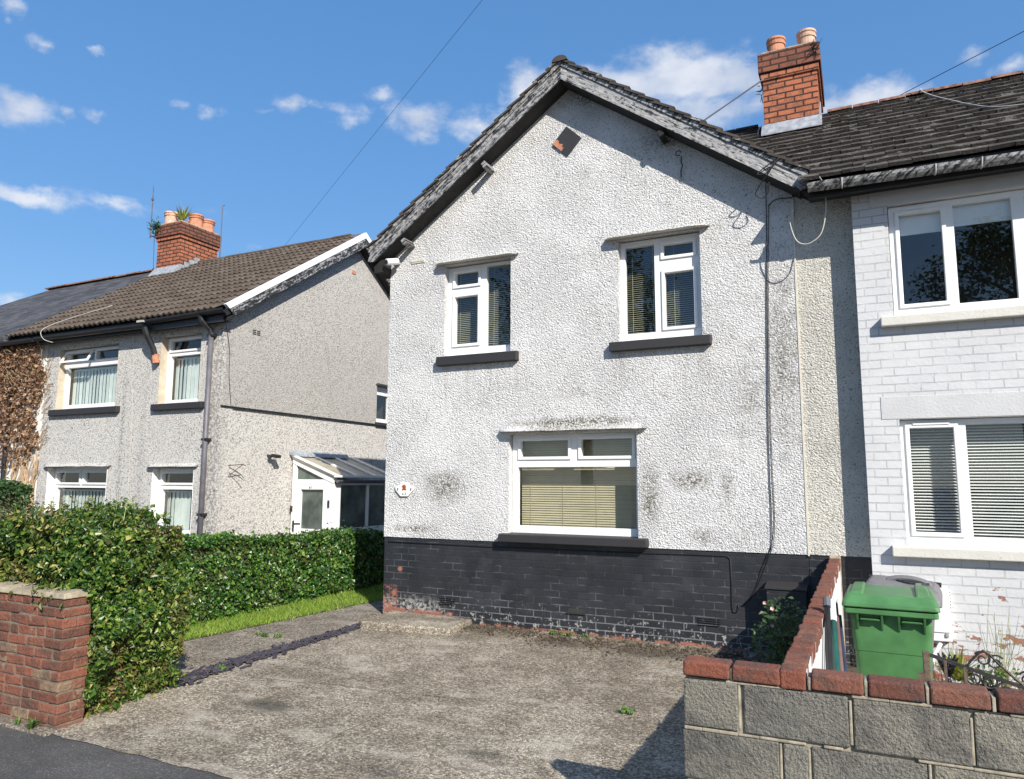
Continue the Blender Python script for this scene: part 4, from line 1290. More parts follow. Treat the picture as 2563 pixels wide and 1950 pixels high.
mtr = thing('meter_cabinet', 'white meter cabinet on the painted brick wall behind the bins', 'meter cabinet', (0.55, 7.27, 0.6))
MB().box(0.40, 0.622, 7.235, 7.30, 0.465, 0.90).build('case', MT['meter_white'], mtr, bevel=0.008)
MB().box(0.415, 0.610, 7.225, 7.236, 0.54, 0.725).build('door', MT['meter_white'], mtr, bevel=0.004)
MB().box(0.575, 0.598, 7.221, 7.235, 0.505, 0.535).build('lock', MT['aluminium'], mtr, bevel=0.003)
hb = MB()
for k in range(6):
    hb.box(0.6215, 0.626, 7.24, 7.25, 0.74 + k * .025, 0.75 + k * .025)
hb.build('hinge', MT['iron'], mtr)
tag(MB().tube([(0.53, 7.20, 0.455), (0.47, 7.14, 0.36), (0.44, 7.10, 0.25)], 0.016, 8).build('waste_pipe', MT['upvc'], origin=(0.48, 7.15, 0.36)), 'short white pipe slanting down below the meter cabinet', 'pipe')

# ------------------------------------------------------------------ the pebble dashed house on the left, its neighbour and porch
YF, XG = 7.60, -8.35
P_ = thing('pebbledash_house', 'grey pebble dashed house with brown roll tiles and a glazed side porch', 'house', (-10.4, YF, G(YF)))
M = front(YF)
OPEN = [(-12.13, -10.63, 2.935, 3.97), (-9.65, -8.785, 2.92, 3.985), (-12.19, -10.70, 0.95, 1.985), (-9.66, -8.79, 0.95, 1.968)]
hole = lambda u, v: any(o[0] < u < o[1] and o[2] < v < o[3] for o in OPEN)
wb = MB(M)
wb.slab([-12.46, XG] + [x for o in OPEN for x in o[:2]], [-0.1, 4.12] + [x for o in OPEN for x in o[2:]], lambda u, v: not hole(u, v), -0.25, 0.0)
wb.M = side(XG)
vr = lambda y: 4.10 + 0.6536 * (y - 7.44) if y < 10.66 else 4.10 + 0.6536 * (2 * 10.66 - y - 7.44)
GW = (11.40, 11.95, 2.90, 3.62)
wb.slab([7.85, 13.72, GW[0], GW[1]], [2.862, 4.10, GW[2], GW[3]], lambda u, v: not (GW[0] < u < GW[1] and GW[2] < v < GW[3]), -0.25, 0.0)
wb.slab([7.85, 13.72], [-0.1, 2.862], lambda u, v: True, -0.25, -0.018)
wb.prism([(7.605, 4.10, -.003), (13.72, 4.10, -.003), (13.72, vr(13.72) + .02, -.003), (10.66, vr(10.66) + .02, -.003), (7.605, vr(7.605) + .02, -.003)], (0, 0, -0.24))
wb.M = None
wb.build('wall', MT['pebbledash'], P_)
MB(side(XG)).box(7.62, 13.72, 2.852, 2.872, -0.016, 0.022).build('drip_course', MT['gutter_black'], P_)

VB = lambda ang, rect: vertical_blind('blind_pale', 0.085, ang, rect, w=-0.13)


def left_window(outer, glass, blindrect, ang, reveal, canopy_u=None, sill_u=None, sz=None):
    fr = window(P_, M, outer, glass, back=-0.12, blind=VB(ang, blindrect), room=0.7)
    o = outer                                # painted plaster round the opening
    MB(M).box(o[0] - .004, o[0] + .003, o[2], o[3], -0.125, 0.003).build('reveal', MT[reveal], fr)
    MB(M).box(o[1] - .003, o[1] + .004, o[2], o[3], -0.125, 0.003).build('reveal', MT[reveal], fr)
    if canopy_u:
        canopy(fr, M, canopy_u[0], canopy_u[1], o[3] + .02, 0.08, h=0.05, top='pebbledash')
    if sill_u:
        sill(fr, M, sill_u[0], sill_u[1], sz[0], sz[1], 0.07, 'sill_black')
    return fr


wA = left_window((-12.13, -10.63, 2.945, 3.965), [(-12.04, -11.40, 3.765, 3.90, 0), (-11.33, -10.70, 3.765, 3.905, 1), (-12.06, -10.68, 3.03, 3.66, 0)], (-12.05, -10.66, 3.0, 3.62), 0.24, 'beige_reveal', None, (-12.21, -10.50), (2.84, 2.94))
sb_ = MB(M)                                  # the open top light, propped out at the bottom
A = lambda u, v, out: (u, v, -0.10 + out)
k = .036
g = (-12.04, -11.40, 3.765, 3.90)
for (ua, ub, va, vb_) in ((g[0] - k, g[1] + k, g[2] - k, g[2]), (g[0] - k, g[1] + k, g[3], g[3] + k), (g[0] - k, g[0], g[2], g[3]), (g[1], g[1] + k, g[2], g[3])):
    o_ = lambda v: 0.11 * (g[3] + k - v) / (g[3] - g[2] + 2 * k)
    sb_.hexa([A(ua, va, o_(va)), A(ub, va, o_(va)), A(ub, va, o_(va) + .03), A(ua, va, o_(va) + .03), A(ua, vb_, o_(vb_)), A(ub, vb_, o_(vb_)), A(ub, vb_, o_(vb_) + .03), A(ua, vb_, o_(vb_) + .03)])
sb_.build('open_sash', MT['upvc'], wA, bevel=.004)
wB = left_window((-9.65, -8.785, 2.93, 3.98), [(-9.565, -8.86, 3.775, 3.92, 1), (-9.565, -8.86, 3.005, 3.685, 0)], (-9.56, -8.84, 2.97, 3.65), 0.28, 'beige_reveal', None, (-9.72, -8.64), (2.835, 2.93))
wC = left_window((-12.19, -10.70, 0.96, 1.98), [(-12.10, -11.53, 1.74, 1.90, 1), (-11.42, -10.79, 1.74, 1.90, 1), (-12.10, -10.79, 1.05, 1.655, 0)], (-12.1, -10.75, 1.0, 1.60), 0.22, 'white_paint', (-12.27, -10.62), (-12.3, -10.6), (0.86, 0.955))
wD = left_window((-9.66, -8.79, 0.96, 1.965), [(-9.575, -8.865, 1.745, 1.885, 1), (-9.575, -8.865, 1.05, 1.645, 0)], (-9.57, -8.84, 1.0, 1.60), 0.22, 'white_paint', (-9.76, -8.70), (-9.75, -8.70), (0.86, 0.955))
wE = window(P_, side(XG), (11.40, 11.95, 2.91, 3.61), [(11.48, 11.88, 2.99, 3.45, 0)], back=-0.07, lining=True, room=.5)
sill(wE, side(XG), 11.36, 12.0, 2.845, 2.905, 0.05, 'sill_black')
canopy(wE, side(XG), 11.36, 12.0, 3.625, 0.06, h=.05, m='sill_black', top='sill_black')
vb = MB(side(XG))
for i in range(2):
    for j in range(3):
        u, v = 8.165 + i * .09, 4.025 + j * .028
        vb.box(u, u + .07, v, v + .014, -.01, .006)
vb.build('airbrick', MT['room_dark'], P_)
MB(side(XG)).box(10.53, 10.63, 5.62, 5.68, -.01, .01).build('loose_brick', MT['terracotta'], P_)

# roof
RYL, RZL, SLL = 10.66, 6.40, 0.6536
rb = MB()
rb.prism([(-8.19, 7.46, 4.21), (-8.19, RYL, RZL - .12), (-8.19, 2 * RYL - 7.46, 4.21), (-8.19, 2 * RYL - 7.46, 4.13), (-8.19, RYL, RZL - .2), (-8.19, 7.46, 4.13)], (-5.07, 0, 0))
roof = rb.build('roof', MT['wood_dark'], P_)
tb = MB()
Ls = math.hypot(RYL - 7.36, SLL * (RYL - 7.36))
roman(tb, (-13.26, 7.36, RZL - SLL * (RYL - 7.36) - .015), (1, 0, 0), (0, 1, SLL), 5.10, 15, Ls / 15, 0.122, 0.030, 0.027)
tb.build('roof_tiles', MT['roman_tile'], roof)
cb = MB()
ridge_caps(cb, (-12.5, RYL, RZL - .005), (-8.17, RYL, RZL - .005), 0.075, 0.4)
cb.build('ridge_tile', MT['roman_tile'], roof)
zt = lambda y: 4.315 + SLL * (y - 7.44)
yb = lambda d: 2 * RYL - d
for f in (lambda y: y, yb):
    MB().prism([(-8.15, f(7.44), zt(7.44)), (-8.15, RYL, zt(RYL)), (-8.15, RYL, zt(RYL) - .115), (-8.15, f(7.52), zt(7.52) - .105)], (-0.06, 0, 0)).build('verge_trim', MT['upvc'], P_, bevel=.004)
    MB().prism([(-8.158, f(7.50), zt(7.50) - .09), (-8.158, RYL, zt(RYL) - .10), (-8.158, RYL, zt(RYL) - .29), (-8.158, f(7.62), zt(7.62) - .245)], (-0.03, 0, 0)).build('bargeboard', MT['barge_left_house'], P_)
    MB().prism([(-8.17, f(7.5), zt(7.5) - .245), (-8.17, RYL, zt(RYL) - .265), (-8.17, RYL, zt(RYL) - .25), (-8.17, f(7.5), zt(7.5) - .23)], (-0.2, 0, 0)).build('soffit', MT['wood_dark'], P_)


def gutter(parent, x0, x1, y, z0, z1, r=0.055, m='gutter_black'):
    gb = MB()
    rings = []
    for x, zz in ((x0, z0), (x1, z1)):
        rings.append(gb.pts([(x, y + r * math.cos(a), zz + r * 1.15 * math.sin(a)) for a in [math.pi + math.pi * k / 8 for k in range(9)]] +
                            [(x, y + r * .86 * math.cos(a), zz + r * math.sin(a)) for a in [2 * math.pi - math.pi * k / 8 for k in range(9)]]))
    for k in range(18):
        gb.f.append((rings[0] + k, rings[0] + (k + 1) % 18, rings[1] + (k + 1) % 18, rings[1] + k))
    for q in rings:
        gb.f.append(tuple(q + k for k in range(18)))
    return gb.build('gutter', MT[m], parent)


gutter(P_, -12.46, -9.78, 7.38, 4.16, 4.15)
gutter(P_, -9.77, -8.10, 7.38, 4.205, 4.235)
MB().box(-12.46, -8.2, 7.44, 7.462, 4.06, 4.22).build('fascia', MT['gutter_black'], P_)
MB().box(-12.46, -8.2, 7.462, 7.61, 4.09, 4.105).build('soffit', MT['wood_dark'], P_)
MB().tube([(-9.75, 7.36, 4.10), (-9.73, 7.40, 3.98), (-9.70, 7.50, 3.78), (-9.69, 7.53, 3.66)], 0.045, 8).build('broken_downpipe', MT['gutter_black'], P_)
MB().tube([(-9.69, 7.53, 3.70), (-9.68, 7.545, 3.57)], 0.052, 8).build('rusty_pipe_end', MT['terracotta'], P_)
MB().box(-9.86, -9.72, 7.30, 7.42, 4.17, 4.20).build('gutter_patch', MT['cable_pale'], P_)
dp = MB().tube([(-8.60, 7.38, 4.19), (-8.58, 7.40, 4.10), (-8.53, 7.52, 3.98), (-8.52, 7.535, 3.9)], 0.038, 8)
dp.build('swan_neck', MT['gutter_black'], P_)
dpp = MB().tube([(-8.52, 7.535, 3.93), (-8.52, 7.535, 0.2)], 0.038, 10).build('downpipe', MT['grey_pipe'], P_, smooth=True)
for z in (3.90, 2.37, 1.30):
    MB().box(-8.572, -8.468, 7.50, 7.60, z - .018, z + .018).build('pipe_clip', MT['gutter_black'], dpp)
cable('wall_cable', 'thin pale cable running down the pebble dash between the two windows', [(-10.22, 7.588, 3.2), (-10.18, 7.588, 2.6), (-10.17, 7.588, 1.9), (-10.15, 7.588, 1.0)], 0.006, 'cable_pale')
cable('corner_cable', 'thin black cable wandering down the pebble dash beside the grey downpipe', [(-8.335, 7.62, 4.1), (-8.335, 7.72, 3.7), (-8.335, 7.74, 3.3), (-8.335, 7.80, 2.9)], 0.004)

# chimney of the left pair
c0, c1, d0, d1 = -13.28, -12.585, 10.20, 11.17
ch = MB().box(c0, c1, d0, d1, 5.75, 6.825).build('chimney', MT['chimney_brick'], P_, bevel=.006)
MB().box(c0 - .025, c1 + .025, d0 - .025, d1 + .025, 6.825, 6.90).build('corbel', MT['chimney_brick'], ch, bevel=.006)
MB().box(c0 - .05, c1 + .05, d0 - .05, d1 + .05, 6.90, 7.165).build('corbel', MT['chimney_brick_sooty'], ch, bevel=.008)
MB().box(c0 - .02, c1 + .02, d0 - .02, d1 + .02, 7.165, 7.20).build('flaunching', MT['sandstone'], ch, bevel=.01)
for x, y, top, mm in ((-13.12, 10.38, 7.50, 'terracotta_pale'), (-12.755, 10.70, 7.50, 'terracotta'), (-12.70, 10.96, 7.455, 'terracotta'), (-13.12, 10.95, 7.48, 'terracotta')):
    MB().lathe([(0.145, 7.18), (0.135, top - .09), (0.15, top - .085), (0.155, top - .06), (0.14, top - .05), (0.158, top - .03), (0.155, top), (0.12, top + .002), (0.115, top - .15)], (x, y, 0), 18).build('pot', MT[mm], ch)
fl = MB()
zf = lambda y: RZL - SLL * (RYL - y)
fl.hexa([(c0 - .03, d0 - .16, zf(d0 - .16) + .03), (c1 + .03, d0 - .16, zf(d0 - .16) + .03), (c1 + .03, d0, zf(d0) + .03), (c0 - .03, d0, zf(d0) + .03),
         (c0 - .03, d0 - .16, zf(d0 - .16) + .045), (c1 + .03, d0 - .16, zf(d0 - .16) + .045), (c1 + .03, d0 - .008, zf(d0) + .14), (c0 - .03, d0 - .008, zf(d0) + .14)])
for k in range(4):
    y = d0 + k * 0.125
    fl.box(c1 + .001, c1 + .014, y, y + .13, zf(y) - .02, zf(y) + .16)
fl.build('flashing', MT['lead'], ch)


def leaf_faces(b, pts, nrm, size, aspect=0.55, fold=0.25, spread=0.7, droop=0.2):
    """one small folded leaf (two faces) per point"""
    for p, n_ in zip(pts, nrm):
        n = Vector(n_) + Vector((rng.gauss(0, spread), rng.gauss(0, spread), rng.gauss(0, spread)))
        n.normalize()
        a = Vector((rng.gauss(0, 1), rng.gauss(0, 1), rng.gauss(0, 1) - droop))
        a = (a - n * a.dot(n))
        if a.length < 1e-3:
            continue
        a.normalize()
        s = n.cross(a)
        L = size * rng.uniform(0.6, 1.35)
        Wd = L * aspect * rng.uniform(.8, 1.2)
        p = Vector(p)
        i = b.pts([p - a * L * .5, p + s * Wd * .5 + n * Wd * fold * .5 - a * L * .08, p + a * L * .5 - n * L * .1, p - s * Wd * .5 + n * Wd * fold * .5 - a * L * .08])
        b.f.append((i, i + 1, i + 2))
        b.f.append((i, i + 2, i + 3))


def blades(b, c, n, length, w, spread=1.0, up=0.6):
    c = Vector(c)
    for _ in range(n):
        a = rng.uniform(0, 6.283)
        e = rng.uniform(0.05, 1.0) * spread
        d = Vector((math.cos(a) * e, math.sin(a) * e, up + rng.uniform(0, .5))).normalized()
        L = length * rng.uniform(.7, 1.15)
        s = d.cross(Vector((0, 0, 1))).normalized() * w
        m_ = c + d * L * .5 + Vector((0, 0, .02))
        t_ = c + d * L - Vector((0, 0, L * .12 * e))
        i = b.pts([c - s * .5, c + s * .5, m_ + s, t_, m_ - s])
        b.f.append((i, i + 1, i + 2, i + 4))
        b.f.append((i + 4, i + 2, i + 3))


b = MB()
blades(b, (-12.77, 10.36, 7.23), 46, 0.42, 0.014, 0.9, 0.55)
tag(b.build('spiky_plant', MT['blade'], origin=(-12.77, 10.36, 7.2)), 'yellow green spiky plant growing out of the left chimney top', 'plant')
b = MB()
pts = [(-13.27 + rng.gauss(0, .075), 10.12 + rng.gauss(0, .05), 7.13 + rng.gauss(0, .085)) for _ in range(240)]
leaf_faces(b, pts, [(0, -1, .5)] * 240, 0.055)
for p in pts[::12]:
    b.tube([(-13.25, 10.14, 7.08), p], .004, 3)
tag(b.build('chimney_weed', MT['leaf_dark'], origin=(-13.27, 10.12, 7.1)), 'dark bushy weed on the left shoulder of the left chimney', 'plant')
for x, y, z0, z1, lab in ((-13.66, 10.3, 5.9, 8.20, 'tall thin aerial mast left of the plant topped chimney'), (-12.53, 11.19, 5.9, 7.87, 'shorter aerial mast right of the plant topped chimney')):
    a = thing('aerial_mast', lab, 'aerial', (x, y, z0), 'aerial masts on the left chimney')
    MB().tube([(x, y, z0 if x > -13 else 7.0), (x, y, z1)], [0.016, 0.010], 6).build('pole', MT['grey_pipe'], a)
    if x < -13:
        MB().tube([(x, y, 7.05), (c0, d0 + .1, 6.93)], 0.012, 5).tube([(x, y, 7.28), (c0, d0 + .1, 7.14)], 0.012, 5).build('bracket', MT['iron'], a)
        MB().box(x - .02, x + .02, y - .02, y + .02, 7.85, 7.90).build('collar', MT['grey_pipe'], a)
    else:
        MB().tube([(x, y, z1 - .01), (x + .07, y, z1 - .012)], 0.007, 5).build('tip', MT['grey_pipe'], a)
cable('mast_wire', 'thin wire hanging from the tall aerial mast down to the slate roof', [(-13.40, 10.2, 6.95), (-13.38, 10.2, 6.6), (-13.36, 10.2, 6.15)], 0.006, 'wire_blue')
cable('gutter_cable', 'pale cable looping off the tiles over the left gutter', [(-11.3, 7.9, 4.72), (-11.9, 7.6, 4.50), (-12.15, 7.42, 4.36), (-12.20, 7.30, 4.24), (-12.12, 7.30, 4.10), (-12.02, 7.40, 4.05)], 0.006, 'cable_pale')

# porch
po = MB()
x0, x1, y0, y1 = -8.33, -7.47, 9.15, 10.85
PM = 'upvc'
f = MB()
f.box(x0, x0 + .08, y0, y0 + .06, 0.2, 2.10)              # door end
f.box(x1 - .16, x1, y0, y0 + .10, 0.2, 1.80)
f.box(x0 + .08, x1 - .16, y0, y0 + .06, 1.725, 1.805)
f.prism([(x0, y0 - .01, 2.07), (x1, y0 - .01, 1.735), (x1, y0 - .01, 1.83), (x0, y0 - .01, 2.17)], (0, .08, 0))
f.box(x1 - .06, x1, y0 + .10, y1, 0.2, 1.03)              # long side
f.box(x1 - .06, x1, y0 + .10, y1, 1.715, 1.80)
for ya, yc in ((y0 + .10, y0 + .17), (10.00, 10.06), (y1 - .07, y1)):
    f.box(x1 - .06, x1 - .002, ya, yc, 1.03, 1.715)
pf = f.build('porch', MT[PM], P_, bevel=.004)
d = MB()
dx0, dx1 = -8.235, -7.64
d.slab([dx0, dx0 + .11, dx1 - .09 + .06, dx1], [0.2, 1.025, 1.645, 1.72], lambda u, v: not (dx0 + .11 < u < dx1 - .03 and 1.025 < v < 1.645), 0, 0.05)
d.v = [(a, y0 + 0.055 - c - .03, b_) for a, b_, c in d.v]
d.build('porch_door', MT[PM], pf, weld=True, bevel=.005)
MB().quad((dx0 + .1, y0 + .02, 1.02), (dx1 - .02, y0 + .02, 1.02), (dx1 - .02, y0 + .02, 1.65), (dx0 + .1, y0 + .02, 1.65)).quad((x0 + .08, y0 + .035, 1.80), (x1 - .1, y0 + .035, 1.80), (x1 - .1, y0 + .035, 1.83), (x0 + .08, y0 + .035, 2.13)).build('porch_pane', MT['frosted_glass'], pf)
MB().quad((x1 - .03, y0 + .1, 1.0), (x1 - .03, y1, 1.0), (x1 - .03, y1, 1.75), (x1 - .03, y0 + .1, 1.75)).build('porch_pane', MT['frosted_glass'], pf)
h = MB().box(-8.275, -8.245, y0 - .02, y0 + .0, 0.98, 1.15)
h.tube([(-8.26, y0 - .03, 1.10), (-8.11, y0 - .03, 1.105)], 0.012, 6)
h.build('door_handle', MT['black_plastic'], pf)
MB().box(-8.335, -8.30, y0 - .02, y0 + .0, 1.29, 1.38).build('bell_push', MT['black_plastic'], pf)
MB().box(x1 - .115, x1 - .085, y0 - .015, y0, 1.365, 1.48).build('door_chime', MT['black_plastic'], pf)
MB().box(-8.02, -7.80, y0 - .012, y0 + .01, 0.90, 0.985).build('letter_plate', MT['aluminium'], pf, bevel=.004)
text('61', 0.06, (-7.92, y0 - .031, 1.662), (math.pi / 2, 0, 0), pf, 'iron')
r = MB().hexa([(x0 + .0, y0 - .04, 2.165), (x1 + .05, y0 - .04, 1.835), (x1 + .05, y1, 1.835), (x0, y1, 2.165), (x0, y0 - .04, 2.185), (x1 + .05, y0 - .04, 1.855), (x1 + .05, y1, 1.855), (x0, y1, 2.185)])
r.build('porch_roof', MT['roof_sheet'], pf)
r = MB()
for y in (y0 - .05, 9.62, 10.12, 10.62):
    w_ = .085 if y < 9.2 else .055
    r.hexa([(x0, y, 2.187), (x1 + .055, y, 1.857), (x1 + .055, y + w_, 1.857), (x0, y + w_, 2.187), (x0, y, 2.212), (x1 + .055, y, 1.882), (x1 + .055, y + w_, 1.882), (x0, y + w_, 2.212)])
r.box(x1 + .03, x1 + .062, y0 - .05, y1, 1.838, 1.872)
r.build('roof_bar', MT['upvc'], pf, bevel=.003)
rw = MB()
for k in range(9):
    ya = y0 - .06 + k * .16
    rw.hexa([(XG - .02, ya, 2.20), (XG + .10, ya, 2.175), (XG + .10, ya + .155, 2.175), (XG - .02, ya + .155, 2.20), (XG - .02, ya, 2.28), (XG + .03, ya, 2.255), (XG + .03, ya + .155, 2.255), (XG - .02, ya + .155, 2.28)])
rw.build('mortar_flashing', MT['lead'], pf, bevel=.01)
gt = MB()
rr = .045
rings = []
for y in (y0 - .02, y1):
    rings.append(gt.pts([(x1 + .07 + rr * math.cos(a), y, 1.80 + rr * 1.1 * math.sin(a)) for a in [math.pi + math.pi * k / 8 for k in range(9)]]))
for k in range(8):
    gt.f.append((rings[0] + k, rings[0] + k + 1, rings[1] + k + 1, rings[1] + k))
gt.f.append(tuple(rings[0] + k for k in range(9)))
gt.build('porch_gutter', MT['grey_pipe'], pf)

fl_ = thing('floodlight', 'small black security floodlight on the pebble dashed gable wall', 'floodlight', (-8.34, 8.64, 2.16))
MB().obox((-8.23, 8.66, 2.165), (0.055, 0, -.012), (0, .055, 0), (.006, 0, .024)).build('head', MT['black_plastic'], fl_, bevel=.006)
MB().tube([(-8.37, 8.62, 2.17), (-8.28, 8.64, 2.165)], .022, 8).build('arm', MT['iron'], fl_)
MB().lathe([(.0, 2.125), (.028, 2.13), (.03, 2.16), (.012, 2.175)], (-8.30, 8.60, 0), 10).build('sensor', MT['black_plastic'], fl_)
bk = MB()
bk.tube([(-8.36, 7.82, 2.06), (-8.36, 7.83, 1.80)], .009, 5).tube([(-8.36, 7.82, 2.0), (-8.20, 7.95, 2.02), (-8.16, 7.98, 2.0)], .007, 5).tube([(-8.36, 7.83, 1.83), (-8.28, 7.9, 1.93), (-8.20, 7.95, 2.015)], .006, 5).tube([(-8.36, 7.84, 1.9), (-8.25, 7.95, 1.84), (-8.23, 8.0, 1.80)], .006, 5)
tag(bk.build('basket_bracket', MT['iron_rust'], origin=(-8.35, 7.85, 1.93)), 'rusty wrought hanging basket bracket on the pebble dashed gable', 'bracket')

# the adjoining house further left, under slate and ivy
N_ = thing('slate_house', 'house at the far left with a dark slate roof and ivy covered wall', 'house', (-15, YF, G(YF)))
wb = MB(front(YF))
wb.slab([-20, -12.47], [-0.1, 4.12], lambda u, v: True, -0.25, 0.004)
wb.build('wall', MT['white_paint'], N_)
rb = MB()
rb.prism([(-13.27, 7.40, 4.25), (-13.27, RYL, RZL - .02), (-13.27, yb(7.40), 4.25), (-13.27, yb(7.40), 4.15), (-13.27, 7.40, 4.15)], (-3.1, 0, 0))
rb.prism([(-16.37, 7.40, 4.25), (-20.0, 7.40, 4.25), (-17.6, RYL, RZL - .02), (-16.37, RYL, RZL - .02)], (0, 0, -.02))
rb.prism([(-16.37, yb(7.40), 4.25), (-20.0, yb(7.40), 4.25), (-17.6, RYL, RZL - .025), (-16.37, RYL, RZL - .025)], (0, 0, -.02))
rb.poly([(-20.0, 7.40, 4.25), (-20.0, yb(7.40), 4.25), (-17.6, RYL, RZL - .02)])
roof2 = rb.build('roof', MT['slate_roof'], N_)
cb = MB()
ridge_caps(cb, (-17.7, RYL, RZL), (-13.3, RYL, RZL), 0.075, 0.42)
cb.build('ridge_tile', MT['ridge_clay'], roof2)
gutter(N_, -20, -12.48, 7.36, 4.15, 4.15)
MB().box(-20, -12.48, 7.42, 7.60, 4.09, 4.20).build('fascia', MT['wood_dark'], N_)
MB().tube([(-13.30, 7.53, 4.1), (-13.30, 7.53, 0.2)], .036, 8).build('downpipe', MT['gutter_black'], N_)

b = MB()
pts, nr = [], []
while len(pts) < 3900:
    x = -13.9 + 1.5 * rng.random()
    z = 1.5 + 2.65 * rng.random()
    edge_ = -12.42 - 0.10 * math.sin(z * 5) - .05 * rng.random()
    dens = min(1, max(0.0, (z - 1.9) / .7))
    if x > edge_ - (0.25 if z < 2.3 else 0) or rng.random() > dens:
        continue
    pts.append((x, 7.57 - rng.random() * .10 - (0.12 * max(0, z - 3.6)), z))
    nr.append((0, -1, .25))
leaf_faces(b, pts, nr, 0.060, 0.8, .3, .6, .6)
iv = thing('wall_ivy', 'dead brown ivy covering the house wall at the far left edge', 'ivy', (-13, 7.55, 1.2))
b.build('leaves', MT['leaf_brown'], iv)
b = MB()
for k in range(34):
    x = rng.uniform(-13.3, -12.5)
    z = 1.15
    path = []
    while z < rng.uniform(2.0, 2.6):
        path.append((x, 7.565, z))
        x += rng.gauss(0.0, .06)
        z += rng.uniform(.10, .2)
    if len(path) > 1:
        b.tube(path, [0.013 - .006 * i / len(path) for i in range(len(path))], 4)
for k in range(60):
    p = Vector((rng.uniform(-13.4, -12.45), 7.50, rng.uniform(3.35, 3.95)))
    q = p + Vector((rng.uniform(-.1, .35), rng.uniform(-.16, -.02), rng.uniform(-.05, .16)))
    b.tube([p, (p + q) / 2 + Vector((0, -.03, .04)), q], [.007, .005, .002], 4)
for k in range(26):
    p = Vector((-12.47, 7.58, rng.uniform(2.2, 3.9)))
    path = [p]
    for i in range(4):
        p = p + Vector((rng.uniform(.01, .09), 0, rng.uniform(-.02, .10)))
        path.append(Vector((p.x, 7.588, p.z)))
    b.tube(path, .004, 4)
b.build('stems', MT['ivy_stem'], iv)

# ------------------------------------------------------------------ hedges
def hash3(x, y, z):
    return math.sin(x * 2.9 + 1.3) * math.sin(y * 3.3 + 0.7) * math.sin(z * 3.7 + 2.1) + 0.5 * math.sin(x * 7.1 + z * 5.3) * math.sin(y * 6.7 + x * 3.1)


from mathutils import noise as mn


def shell_leaves(n, surf, size, m, name, parent, lump=0.07, depth=0.09, aspect=.55, spread=.7, flyers=0.01):
    b = MB()
    pts, nr = [], []
    for _ in range(n):
        p, nn = surf()
        p, nn = Vector(p), Vector(nn).normalized()
        k = mn.noise(p * 2.3) * lump * .7 + mn.noise(p * 7.0) * lump * .8
        dd = -abs(rng.gauss(0, depth)) + k
        if rng.random() < flyers:
            dd += abs(rng.gauss(0, .07))
        pts.append(p + nn * dd)
        nr.append(nn)
    leaf_faces(b, pts, nr, size, aspect, .3, spread)
    return b.build(name, MT[m], parent)


top_pts = [(-9.0, 0.98), (-7.9, 1.02), (-7.45, 1.10), (-7.05, 1.30), (-6.7, 1.41), (-6.3, 1.49), (-5.9, 1.53), (-5.55, 1.51), (-5.3, 1.44), (-5.15, 1.30)]


def top(x):
    for (xa, za), (xb, zb) in zip(top_pts, top_pts[1:]):
        if x <= xb:
            return za + (zb - za) * max(0, (x - xa)) / (xb - xa)
    return top_pts[-1][1]


BY0, BY1, BX0, BX1 = 3.70, 4.52, -9.0, -5.24


def bush_surf():
    while True:
        r = rng.random()
        if r < 0.42:                         # street face
            x = BX0 + (BX1 - BX0) * rng.random() ** .8
            z = 0.85 + (top(x) - 0.85) * rng.random()
            ov = 0.10 * math.sin(max(0, min(1, (z - .85) / .35)) * 3.14 / 2)
            return (x, BY0 - ov - .02, z), (0, -1, .35)
        if r < 0.66:                         # end over the drive
            y = BY0 - .02 + (BY1 - BY0 + .02) * rng.random()
            z = 0.03 + (top(BX1) - .02) * rng.random()
            bulge = .02 + .07 * math.sin(z * 2.2)
            return (BX1 + bulge - .05, y, z), (1, -.2, .2)
        if r < 0.92:                         # rounded top
            x = BX0 + (BX1 - BX0) * rng.random() ** .8
            y = BY0 + (BY1 - BY0) * rng.random()
            e = 1 - ((y - (BY0 + BY1) / 2) / ((BY1 - BY0) / 2)) ** 2
            ex = min(1, max(0.05, (BX1 + .02 - x) / .25)) ** .5
            return (x, y, top(x) - .22 * (1 - e ** .5) - .12 * (1 - ex) + .01), (0, (y - 4.1) * 1.2, 1)
        x = BX1 - 0.9 * rng.random()
        return (x, BY1, 0.1 + 1.2 * rng.random()), (0, 1, .1)


hd = thing('overgrown_hedge', 'overgrown yellow green hedge bulging over the low brick wall', 'hedge', (-6.5, 4.1, G(4.1)))
core = MB()  # solid dark filler added inside, blocks the view through the leaves
for xa, xb in zip([-9.0, -8.2, -7.4, -7.0, -6.6, -6.1, -5.6], [-8.2, -7.4, -7.0, -6.6, -6.1, -5.6, -5.40]):
    core.hexa([(xa, BY0 + .12, 0), (xb, BY0 + .12, 0), (xb, BY1 - .12, 0), (xa, BY1 - .12, 0), (xa, BY0 + .14, top(xa) - .22), (xb, BY0 + .14, top(xb) - .22), (xb, BY1 - .16, top(xb) - .22), (xa, BY1 - .16, top(xa) - .22)])
core.build('dark_core', MT['stem'], hd)
shell_leaves(25000, bush_surf, 0.050, 'leaf_shrub', 'leaves', hd, lump=.15, depth=.09, flyers=.02, spread=.9)
shell_leaves(20000, bush_surf, 0.034, 'leaf_shrub', 'small_leaves', hd, lump=.15, depth=.10, flyers=.03, spread=1.0)
tw = MB()
lv_p, lv_n = [], []
for k in range(46):
    x = rng.uniform(-7.0, -5.25)
    y = rng.uniform(3.85, 4.4)
    z = top(x) - .03
    L = rng.uniform(.05, .17)
    q = Vector((x + rng.gauss(0, .04), y + rng.gauss(0, .04), z + L))
    tw.tube([(x, y, z - .05), q], [.004, .0015], 4)
    for j in range(7):
        f_ = .3 + .7 * j / 6
        lv_p.append(Vector((x, y, z)).lerp(q, f_) + Vector((rng.gauss(0, .014), rng.gauss(0, .014), 0)))
        lv_n.append((0, -.5, 1))
